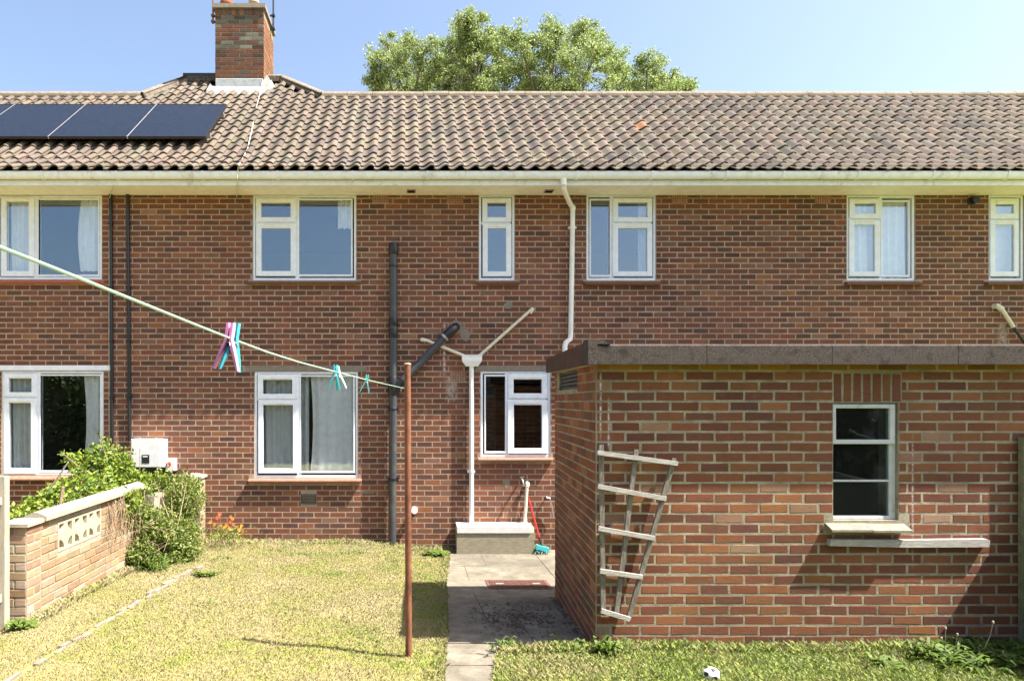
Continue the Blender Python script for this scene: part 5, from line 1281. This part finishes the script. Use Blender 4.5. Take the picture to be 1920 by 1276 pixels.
tree('lowest poplar crown sloping down to the roof at the right', [(1150, 125, 34), (1170, 155, 34), (1213, 130, 26), (1222, 160, 34), (1258, 155, 24), (1285, 168, 18), (1190, 200, 60), (1250, 205, 50)], 1200, palA, 31)

# shrubs over the garden wall
def shrub(label, blobs, nper, lsize, asp, pal, stems, name='shrub', up=0.4, zmin=None, shoots=()):
    c0 = blobs[0][0]; t = thing(name, label, 'shrub', (c0[0], c0[1], lawn_z(c0[0], c0[1])))
    Cs = []
    tw = MB()
    for (c, r3, k) in blobs:
        n = int(nper*k); m = max(4, n//14)
        d = rand_dirs(m); q = np.array(c)+d*np.array(r3)*(nrng.uniform(0.35, 1.0, (m, 1))**0.5)
        for p in q:
            kk = 14; o = nrng.normal(size=(kk, 3))*0.035*np.array([1, 1, 1]); Cs.append(p+o)
            if nrng.random() < 0.35:
                tw.tube([Vector((c[0], c[1], c[2]-r3[2]*0.6)), Vector(c).lerp(Vector(p), 0.5), Vector(p)], [0.006, 0.004, 0.002], 4, caps=False)
    for s in stems: tw.tube(s[0], s[1], 6)
    for (p, q, k) in shoots:
        p = Vector(p); q = Vector(q); m = p.lerp(q, .5)+Vector((0, 0, .03)); tw.tube([p, m, q], [.004, .003, .0015], 4, caps=False)
        tt = nrng.uniform(.1, 1.03, (k, 1)); a = np.array(p)*(1-tt)+np.array(q)*tt; Cs.append(a+nrng.normal(size=(k, 3))*0.028)
    C = np.concatenate(Cs)
    if zmin is not None: C = C[C[:, 2] > zmin]
    n = len(C)
    me = leaf_mesh('foliage', C, rand_dirs(n, up), nrng.uniform(lsize*0.7, lsize*1.25, n), asp, pick_cols(n, pal, .2)); me.materials.append(M['leaf'])
    link('foliage', me, None, t); build('stems', tw, M['twig'], t)
    return t
palL = [(0.20, 0.27, 0.035), (0.15, 0.22, 0.03), (0.26, 0.32, 0.05), (0.10, 0.17, 0.03)]
palD = [(0.13, 0.19, 0.03), (0.17, 0.225, 0.045), (0.22, 0.26, 0.07), (0.09, 0.14, 0.025), (0.25, 0.265, 0.10)]
def B3(px, py, D, rx, ry, rz, k=1.0): p = P(px, py, D); return ((p.x, p.y, p.z), (rx, ry, rz), k)
g = lambda px, py, D: P(px, py, D)
shrub('bright leafy shrub growing behind the garden wall under the inverter box', [
    B3(200, 900, 8.2, .42, .4, .30, 1.3), B3(150, 925, 7.6, .4, .4, .22, 1.2), B3(255, 922, 8.4, .36, .4, .24, 1.1), B3(90, 950, 7.2, .30, .3, .10, .5), B3(215, 945, 7.6, .3, .3, .2, 1), B3(185, 850, 8.3, .16, .15, .16, .28), B3(222, 868, 8.3, .18, .2, .12, .3), B3(150, 860, 8.3, .2, .15, .08, .2), B3(45, 968, 6.9, .2, .2, .05, .25), B3(300, 893, 8.5, .10, .1, .05, .08)],
    1500, 0.055, 0.62, palL, [([g(230, 1000, 8.2), g(215, 920, 8.2), g(187, 812, 8.2)], [.012, .008, .003]), ([g(230, 1000, 8.2), g(180, 900, 8.1), g(115, 848, 8.1)], [.012, .008, .003]), ([g(260, 1000, 8.4), g(262, 900, 8.5), g(262, 840, 8.5)], [.01, .006, .003])], shoots=[(P(200, 880, 8.25), P(187, 812, 8.25), 26), (P(190, 880, 8.25), P(178, 836, 8.35), 26), (P(160, 885, 8.25), P(112, 846, 8.25), 26), (P(160, 890, 8.25), P(130, 862, 8.15), 26), (P(215, 880, 8.25), P(222, 830, 8.35), 26), (P(240, 880, 8.25), P(247, 836, 8.45), 26), (P(120, 920, 8.25), P(60, 935, 7.65), 26), (P(90, 940, 8.25), P(28, 968, 7.25), 26), (P(150, 890, 8.25), P(148, 850, 8.35), 26), (P(230, 870, 8.25), P(205, 838, 8.25), 26)])
shrub('dense dark shrub spilling over the garden wall onto the lawn', [
    B3(325, 925, 8.7, .30, .36, .16, .8), B3(300, 955, 8.5, .40, .36, .30, 1.3), B3(345, 905, 8.8, .16, .2, .12, .3), B3(300, 1010, 8.2, .46, .36, .34, 2.0), B3(350, 935, 8.7, .22, .3, .3, .8), B3(262, 985, 7.9, .28, .24, .28, 1.0), B3(320, 1035, 8.1, .36, .25, .17, 1.4), B3(265, 1040, 7.7, .2, .14, .16, .9), B3(290, 1000, 7.85, .22, .14, .2, 1.0), B3(250, 930, 8.1, .25, .22, .16, .7), B3(340, 1000, 8.5, .25, .3, .3, .7)],
    2100, 0.050, 0.45, palD, [([g(255+14*i, 1052, 7.9+.05*i), g(262+12*i+rng.uniform(-15, 15), 990, 8.1), g(240+16*i+rng.uniform(-20, 20), 905+rng.uniform(-10, 20), 8.2+.04*i)], [.011, .007, .003]) for i in range(7)], zmin=0.14, shoots=[(P(330, 930, 8.35), P(318, 878, 8.35), 30), (P(340, 930, 8.35), P(345, 878, 8.45), 30), (P(350, 940, 8.35), P(372, 896, 8.55), 30), (P(350, 950, 8.35), P(389, 935, 8.35), 30), (P(340, 980, 8.35), P(385, 975, 8.25), 30), (P(330, 1010, 8.35), P(378, 1015, 8.15), 30), (P(300, 1030, 8.35), P(330, 1062, 7.95), 30), (P(270, 1010, 8.35), P(232, 985, 7.95), 30), (P(275, 960, 8.35), P(240, 930, 8.15), 30), (P(280, 940, 8.35), P(262, 890, 8.35), 30), (P(300, 930, 8.35), P(296, 880, 8.45), 30), (P(260, 1030, 8.35), P(232, 1052, 7.85), 30), (P(350, 990, 8.35), P(392, 1002, 8.35), 30)])
# dead vine hanging down the wall face
dv = MB()
for i in range(90):
    y = rng.uniform(7.05, 7.95); x = GX1+0.02+rng.uniform(0, .06); z = rng.uniform(0.85, 1.08); L = rng.uniform(.12, .5)
    dv.tube([(x, y, z), (x+rng.uniform(-.01, .03), y+rng.uniform(-.05, .05), z-L*.5), (x+rng.uniform(-.01, .05), y+rng.uniform(-.1, .1), z-L)], [.004, .003, .002], 4, caps=False)
for i in range(34):
    p = P(rng.uniform(225, 300), rng.uniform(985, 1040), 7.7); dv.tube([p, p+Vector((rng.uniform(-.15, .15), rng.uniform(-.1, .05), rng.uniform(-.05, .12))), p+Vector((rng.uniform(-.3, .3), rng.uniform(-.15, .05), rng.uniform(-.12, .2)))], [.004, .003, .002], 4, caps=False)
tag(build('dead_vine', dv, M['twig']), 'tangle of dead brown vine hanging over the garden wall face', 'vine', kind='stuff')
# canes behind the wall
tag(build('garden_cane', MB().tube([g(92, 918, 7.0), g(128, 866, 7.0)], 0.009, 8), M['wood_fence'], None), 'thin pale cane leaning in front of the ground floor window at far left', 'cane')
tag(build('garden_stake', MB().tube([g(112, 950, 7.0), g(118, 912, 7.0)], 0.018, 8), M['twig'], None), 'short brown stake standing in the shrub behind the garden wall', 'stake')
for i, (a, b) in enumerate((((344, 885), (352, 848)), ((369, 886), (375, 862)))):
    pass
# orange flowers by the house wall
t = thing('flower_clump', 'clump of orange flowers at the foot of the house wall', 'flowers', P(425, 990, 9.0), )
fp = [(403, 982), (408, 970), (412, 963), (415, 985), (421, 988), (425, 984), (430, 990), (433, 968), (438, 983), (449, 993), (432, 978), (436, 972), (446, 986), (453, 985), (395, 978), (428, 995), (455, 998)]
for (px, py) in fp:
    c = P(px, py, rng.uniform(8.7, 9.2)); mb = MB(); n = 7; d = Vector((rng.uniform(-.5, .5), -1, rng.uniform(.2, .9))).normalized(); u = d.orthogonal().normalized(); v = d.cross(u); rr = rng.uniform(.022, .032)
    for k in range(n):
        a = 2*math.pi*k/n; a2 = a+.35; e1 = u*math.cos(a)+v*math.sin(a); e2 = u*math.cos(a2*1.0)+v*math.sin(a2)
        e0 = u*math.cos(a-.35)+v*math.sin(a-.35)
        mb.add([c, c+e0*rr*.7+d*.004, c+e1*rr+d*.002, c+e2*rr*.7+d*.004], [(0, 1, 2, 3)])
    me = mb.mesh('flower'); at = me.attributes.new('tint', 'FLOAT_COLOR', 'POINT'); cc = rng.choice([(0.75, 0.18, 0.02, 1), (0.8, 0.28, 0.03, 1), (0.62, 0.10, 0.02, 1)])
    at.data.foreach_set('color', list(cc)*len(me.vertices)); link('flower', me, M['petal'], t)
tw = MB()
for (px, py) in fp:
    q = P(px, py, 8.95); b = Vector((q.x+rng.uniform(-.08, .08), 8.95, lawn_z(q.x, 8.95))); tw.tube([b, b.lerp(q, .6)+Vector((rng.uniform(-.03, .03), 0, 0)), q], [.004, .003, .002], 4, caps=False)
build('stems', tw, M['twig'], t)
C = np.array([P(rng.gauss(425, 22), rng.uniform(985, 1012), rng.uniform(8.6, 9.2)) for _ in range(420)])
me = leaf_mesh('foliage', C, rand_dirs(len(C), .5), nrng.uniform(.025, .05, len(C)), .4, pick_cols(len(C), palL)); me.materials.append(M['leaf']); link('foliage', me, None, t)
# weeds: rosettes of long leaves
palW = [(0.10, 0.16, 0.028), (0.08, 0.13, 0.022), (0.13, 0.18, 0.04)]
def weed(label, x, y, n, L, wd, pal, up=0.7, name='weed', flowers=0):
    z = lawn_z(x, y) if not on_paving(x, y) else patio_z(y)
    t = thing(name, label, 'weed', (x, y, z)); V = []; Fc = []; T = []
    for i in range(n):
        a = rng.uniform(0, 2*math.pi); l = L*rng.uniform(.5, 1.1); w = wd*rng.uniform(.7, 1.2); e = up*rng.uniform(.4, 1.3)
        dx, dy = math.cos(a), math.sin(a); o = len(V); sx = x+rng.gauss(0, L*(.35 if n < 300 else 1.0)); sy = min(y+.24, y+rng.gauss(0, L*(.3 if n < 300 else .7))); sz = z
        cpt = pick_cols(1, pal)[0]
        for k, (s, h, ww) in enumerate(((0, 0, .3), (.35, .35*e, .9), (.7, .5*e, 1), (1, .42*e, .1))):
            p = (sx+dx*l*s, sy+dy*l*s, sz+l*h); V.append((p[0]-dy*w*ww/2, p[1]+dx*w*ww/2, p[2]+.004)); V.append((p[0]+dy*w*ww/2, p[1]-dx*w*ww/2, p[2]))
        for k in range(3): Fc += [o+2*k, o+2*k+1, o+2*k+3, o+2*k+2]
        T += [cpt]*8
    me = raw_mesh('leaves', V, Fc, 4, np.array(T)); me.materials.append(M['leaf']); link('leaves', me, None, t)
    return t
weed('leafy green weed patch on the lawn edge left of the concrete step', hx(815, 8.9), 8.9, 190, .13, .045, palW)
weed('small weed with ragged leaves at the foot of the outhouse corner', hx(1140, 4.85), 4.86, 60, .12, .022, palW, 1.6)
weed('weed tuft at the end of the path beside the outhouse shadow', hx(1062, 4.9), 4.93, 40, .11, .025, palW, 1.3)
weed('broad dandelion clump in the sun by the right end of the outhouse', hx(1745, 4.75), 4.72, 210, .17, .017, palW, .9)
weed('dark dandelion clump shaded by the right-hand fence', hx(1850, 4.7), 4.7, 420, .20, .02, [(0.08, .14, .025), (.11, .17, .03), (.06, .11, .02)], .9)
weed('low weed rosette in the grass in front of the batten', hx(1660, 4.6), 4.62, 60, .12, .025, palW, .7)
weed('pale green weed on the lawn near the garden wall edging', hx(385, 7.3), 7.3, 60, .12, .025, palW, .9)
weed('tiny weed with yellow flowers at the path joint', hx(945, 4.95), 4.98, 26, .1, .015, palW, 1.6)
weed('straggly weed among rubbish beside the broom', hx(1010, 9.2), 9.2, 60, .12, .035, palW, 1.2)
weed('grass tuft under the dark shrub by the garden wall', hx(290, 7.65), 7.6, 120, .18, .014, palW, 1.5)
weed('low weed by the foot of the left fence post', hx(40, 5.45), 5.42, 60, .12, .03, palW, 1.0)
# seed stalks in front of the shade
sd_ = MB()
for (px, py, ln) in ((1773, 1178, .16), (1765, 1197, .1), (1862, 1167, .14), (1795, 1190, .12), (1881, 1223, .2), (1864, 1252, .16), (1836, 1258, .14)):
    q = P(px, py, 4.62); b = q+Vector((rng.uniform(-.06, .06), .02, -ln-.05)); sd_.tube([b, b.lerp(q, .5)+Vector((.01, 0, 0)), q], [.002, .002, .002], 4); sd_.lathe([(.002, -.006), (.008, 0), (.007, .012), (.002, .016)], q.x, q.y, q.z, 6)
tag(build('seed_stalks', sd_, M['wood_fence']), 'dry dandelion seed stalks standing in front of the shaded wall', 'stalks', kind='stuff')

# lawn edging: a line of half buried stones
t = thing('lawn_edging', 'line of half-buried pale edging stones curving across the lawn', 'edging', (-2.5, 6, .2))
cur = [(381, 1062), (360, 1072), (338, 1082), (310, 1097), (280, 1117), (250, 1137), (215, 1158), (180, 1178), (150, 1196), (118, 1215), (80, 1238), (40, 1262), (10, 1282)]
def ground_at(px, py):
    D = 6.0
    for _ in range(30):
        x = hx(px, D); D = (EYE-lawn_z(x, D))*F/(py-VY)
    return Vector((hx(px, D), D, lawn_z(hx(px, D), D)))
cp = [ground_at(*c) for c in cur]
for a, b in zip(cp, cp[1:]):
    n = max(1, round((b-a).length/0.125)); d = (b-a).normalized(); s = Vector((-d.y, d.x, 0))
    for k in range(n):
        if rng.random() < .16: continue
        c = a.lerp(b, (k+.5)/n)+s*rng.uniform(-.02, .02); hw = rng.uniform(.012, .027); hl = (b-a).length/n*.48; top = rng.uniform(.010, .034)
        ring = []
        for (i, j) in ((-1, -1), (0, -1.15), (1, -1), (1.08, 0), (1, 1), (0, 1.15), (-1, 1), (-1.08, 0)):
            ring.append(c+d*hl*i*rng.uniform(.88, 1)+s*hw*j*rng.uniform(.8, 1.15))
        vs = [(p.x, p.y, c.z+top) for p in ring]+[(p.x+(p.x-c.x)*.15, p.y+(p.y-c.y)*.15, c.z-.05) for p in ring]+[(c.x, c.y, c.z+top+.006)]
        f = [(i, (i+1) % 8, 16) for i in range(8)]+[(i, i+8, (i+1) % 8+8, (i+1) % 8) for i in range(8)]
        build('stone', MB().add(vs, f), M['edging'], t)

# toy football in the grass
bx = ground_at(1334, 1273); bl = thing('football', 'small white toy football with black spots half sunk in the grass', 'ball', bx)
bm = bmesh.new(); bmesh.ops.create_icosphere(bm, subdivisions=4, radius=0.056)
ico = bmesh.new(); bmesh.ops.create_icosphere(ico, subdivisions=1, radius=1); iv = [v.co.normalized() for v in ico.verts]; ico.free()
rotm = Matrix.Rotation(.6, 3, 'X') @ Matrix.Rotation(.9, 3, 'Z'); iv = [rotm @ v for v in iv]
for f in bm.faces:
    c = f.calc_center_median().normalized(); f.material_index = 1 if max(c.dot(v) for v in iv) > math.cos(R(19)) else 0; f.smooth = True
me = bpy.data.meshes.new('ball_skin'); 
for v in bm.verts: v.co.z *= .82; v.co.z += .035
bm.to_mesh(me); bm.free(); link('ball_skin', me, [M['ball_white'], M['ball_black']], bl, bx)

EDGE = [(p.x, p.y) for p in cp]
EX = np.array(EDGE)
def near_edge(a, b):
    if not (-3.7 < a < -2) or b > 7.15: return False
    x = np.interp(-b, -EX[:, 1], EX[:, 0]); return abs(a-x) < 0.026
# grass: short blades over the lawn in view
def blades(n, xr, yr, hmin, hmax, wid, keep=None):
    x = nrng.uniform(*xr, n); y = nrng.uniform(*yr, n)
    m = np.array([not on_paving(a, b, 0.012) and (b < DH-0.03) and not near_edge(a, b) and (keep is None or keep(a, b)) for a, b in zip(x, y)]); x, y = x[m], y[m]
    z = np.array([lawn_z(a, b) for a, b in zip(x, y)])+0.008*np.sin(3.1*x+1.7*y)+0.006*np.sin(7.3*x-5.1*y)
    n = len(x); h = nrng.uniform(hmin, hmax, n)*nrng.uniform(.6, 1.1, n); a = nrng.uniform(0, 2*math.pi, n); le = nrng.uniform(.2, 1.1, n)*h
    w = wid*nrng.uniform(.6, 1.4, n); dx, dy = np.cos(a), np.sin(a)
    b0 = np.stack([x-dy*w/2, y+dx*w/2, z-.006], 1); b1 = np.stack([x+dy*w/2, y-dx*w/2, z-.006], 1)
    m0 = np.stack([x+dx*le*.35+dy*w*.35, y+dy*le*.35-dx*w*.35, z+h*.65], 1); tp = np.stack([x+dx*le, y+dy*le, z+h], 1)
    c = np.ones((n, 3))*nrng.uniform(.9, 1.28, (n, 1)); dry = nrng.random(n) < .25; c[dry] *= np.array([1.12, 1.06, 1.04]); gr = nrng.random(n) < .22; c[gr] *= np.array([.76, .96, .68])
    return np.stack([b0, b1, m0, tp], 1).reshape(-1, 3), np.repeat(c, 4, axis=0), n
parts = [blades(330000, (-4.6, 0.65), (4.1, 9.36), .010, .026, .0034, lambda a, b: a > -3.2 or b < 5.6),
         blades(60000, (0.5, 4.9), (4.1, 5.0), .015, .045, .0042), blades(9000, (0.72, 4.6), (4.86, 4.995), .03, .075, .005),
         blades(5000, (-3.2, .6), (9.15, 9.36), .02, .07, .005), blades(3500, (-3.24, -3.1), (5.6, 8.0), .02, .08, .005), blades(5200, (0.14, 0.62), (4.2, 9.2), .02, .05, .005, lambda a, b: abs(a-patio_left(b)) < .1)]
V = np.concatenate([p[0] for p in parts]); T = np.concatenate([p[1] for p in parts]); n = sum(p[2] for p in parts); i = np.arange(n)*4
me = raw_mesh('grass', V, np.stack([i, i+1, i+2, i, i+2, i+3], 1).ravel(), 3, T); me.materials.append(M['blade'])
tag(link('grass', me, None), 'short patchy grass of the sun-dried lawn', 'grass', kind='stuff')

# small clover and plantain leaves scattered through the turf
C = []
for k in range(46):
    y = rng.uniform(4.3, 9.2); x = rng.uniform(-3.0, .3) if k % 3 else rng.uniform(.8, 4.4)
    if k % 3 == 0: y = rng.uniform(4.35, 4.95)
    if on_paving(x, y, -.08): continue
    for j in range(rng.randrange(18, 60)):
        a, b = x+rng.gauss(0, .09), y+rng.gauss(0, .07)
        if not on_paving(a, b, -.03): C.append((a, b, lawn_z(a, b)+rng.uniform(.012, .032)))
C = np.array(C); Nn = rand_dirs(len(C), 2.2)
me = leaf_mesh('clover', C, Nn, nrng.uniform(.018, .040, len(C)), .55, pick_cols(len(C), [(.12, .19, .035), (.16, .22, .05), (.10, .15, .03)])); me.materials.append(M['leaf'])
tag(link('clover', me, None), 'small green clover and plantain leaves scattered through the dry lawn', 'clover', kind='stuff')
# dead leaves and moss crumbs on the yard
V = []; Fc = []
def crumb(x, y, s):
    z = patio_z(y)+.003; o = len(V); a = rng.uniform(0, 6.28); 
    for k in range(4): V.append((x+s*math.cos(a+k*1.57)*rng.uniform(.5, 1.2), y+s*math.sin(a+k*1.57)*rng.uniform(.5, 1.2), z+rng.uniform(.001, s*.6)))
    Fc.extend((o, o+1, o+2, o+3))
for k in range(520):
    x = rng.gauss(1.0, .22); y = rng.gauss(6.0, .3); 
    if .5 < x < 1.5 and 5.3 < y < 7: crumb(x, y, rng.uniform(.006, .02))
for k in range(160):
    x = rng.uniform(.6, 1.9); y = rng.choice([rng.uniform(8.9, 9.36), rng.uniform(5.3, 9.3)]); crumb(x, y, rng.uniform(.004, .014))
for k in range(130): u = rng.uniform(0, 2.0); p = Vector((SX0, DS, 0))+sdn*u; crumb(p.x-rng.uniform(.0, .07), p.y, rng.uniform(.006, .02))
me = raw_mesh('leaf_litter', V, Fc, 4); me.materials.append(M['ridge_mortar'])
tag(link('leaf_litter', me, None), 'dark moss crumbs and leaf litter scattered on the concrete yard', 'litter', kind='stuff')

# hedges behind the camera: only their reflections show in the windows
def hedge(label, x0, x1, y, h, n):
    C = np.stack([nrng.uniform(x0, x1, n), y+nrng.normal(0, .22, n), nrng.uniform(.25, h, n)], 1); C[:, 2] += .18*np.sin(C[:, 0]*1.7)+.1*np.sin(C[:, 0]*4.1)
    me = leaf_mesh('hedge', C, rand_dirs(n, .3), nrng.uniform(.07, .15, n), .7, pick_cols(n, [(0.045, .075, .02), (.07, .10, .028), (.10, .13, .04), (.035, .06, .018)])); me.materials.append(M['leaf'])
    tag(link('hedge', me, None), label, 'hedge', kind='stuff')
    b = MB(); b.box(x0, x1, y-.4, y-.2, .2, h-.15)
    return b
b1_ = hedge('tall green hedge at the near end of the garden, reflected in the windows', -9.5, 13, -1.0, 3.0, 26000)
b2_ = hedge('tall green hedge of the left garden, reflected in the left window', -15, -6.2, 0.9, 3.1, 14000)
build('hedge_heart', b1_, M['bark']); bpy.data.objects['hedge_heart']['kind'] = 'stuff'; bpy.data.objects['hedge_heart']['label'] = 'dark woody inside of the hedge behind the garden'
b_ = build('hedge_heart', b2_, M['bark']); b_['kind'] = 'stuff'; b_['label'] = 'dark woody inside of the left garden hedge'
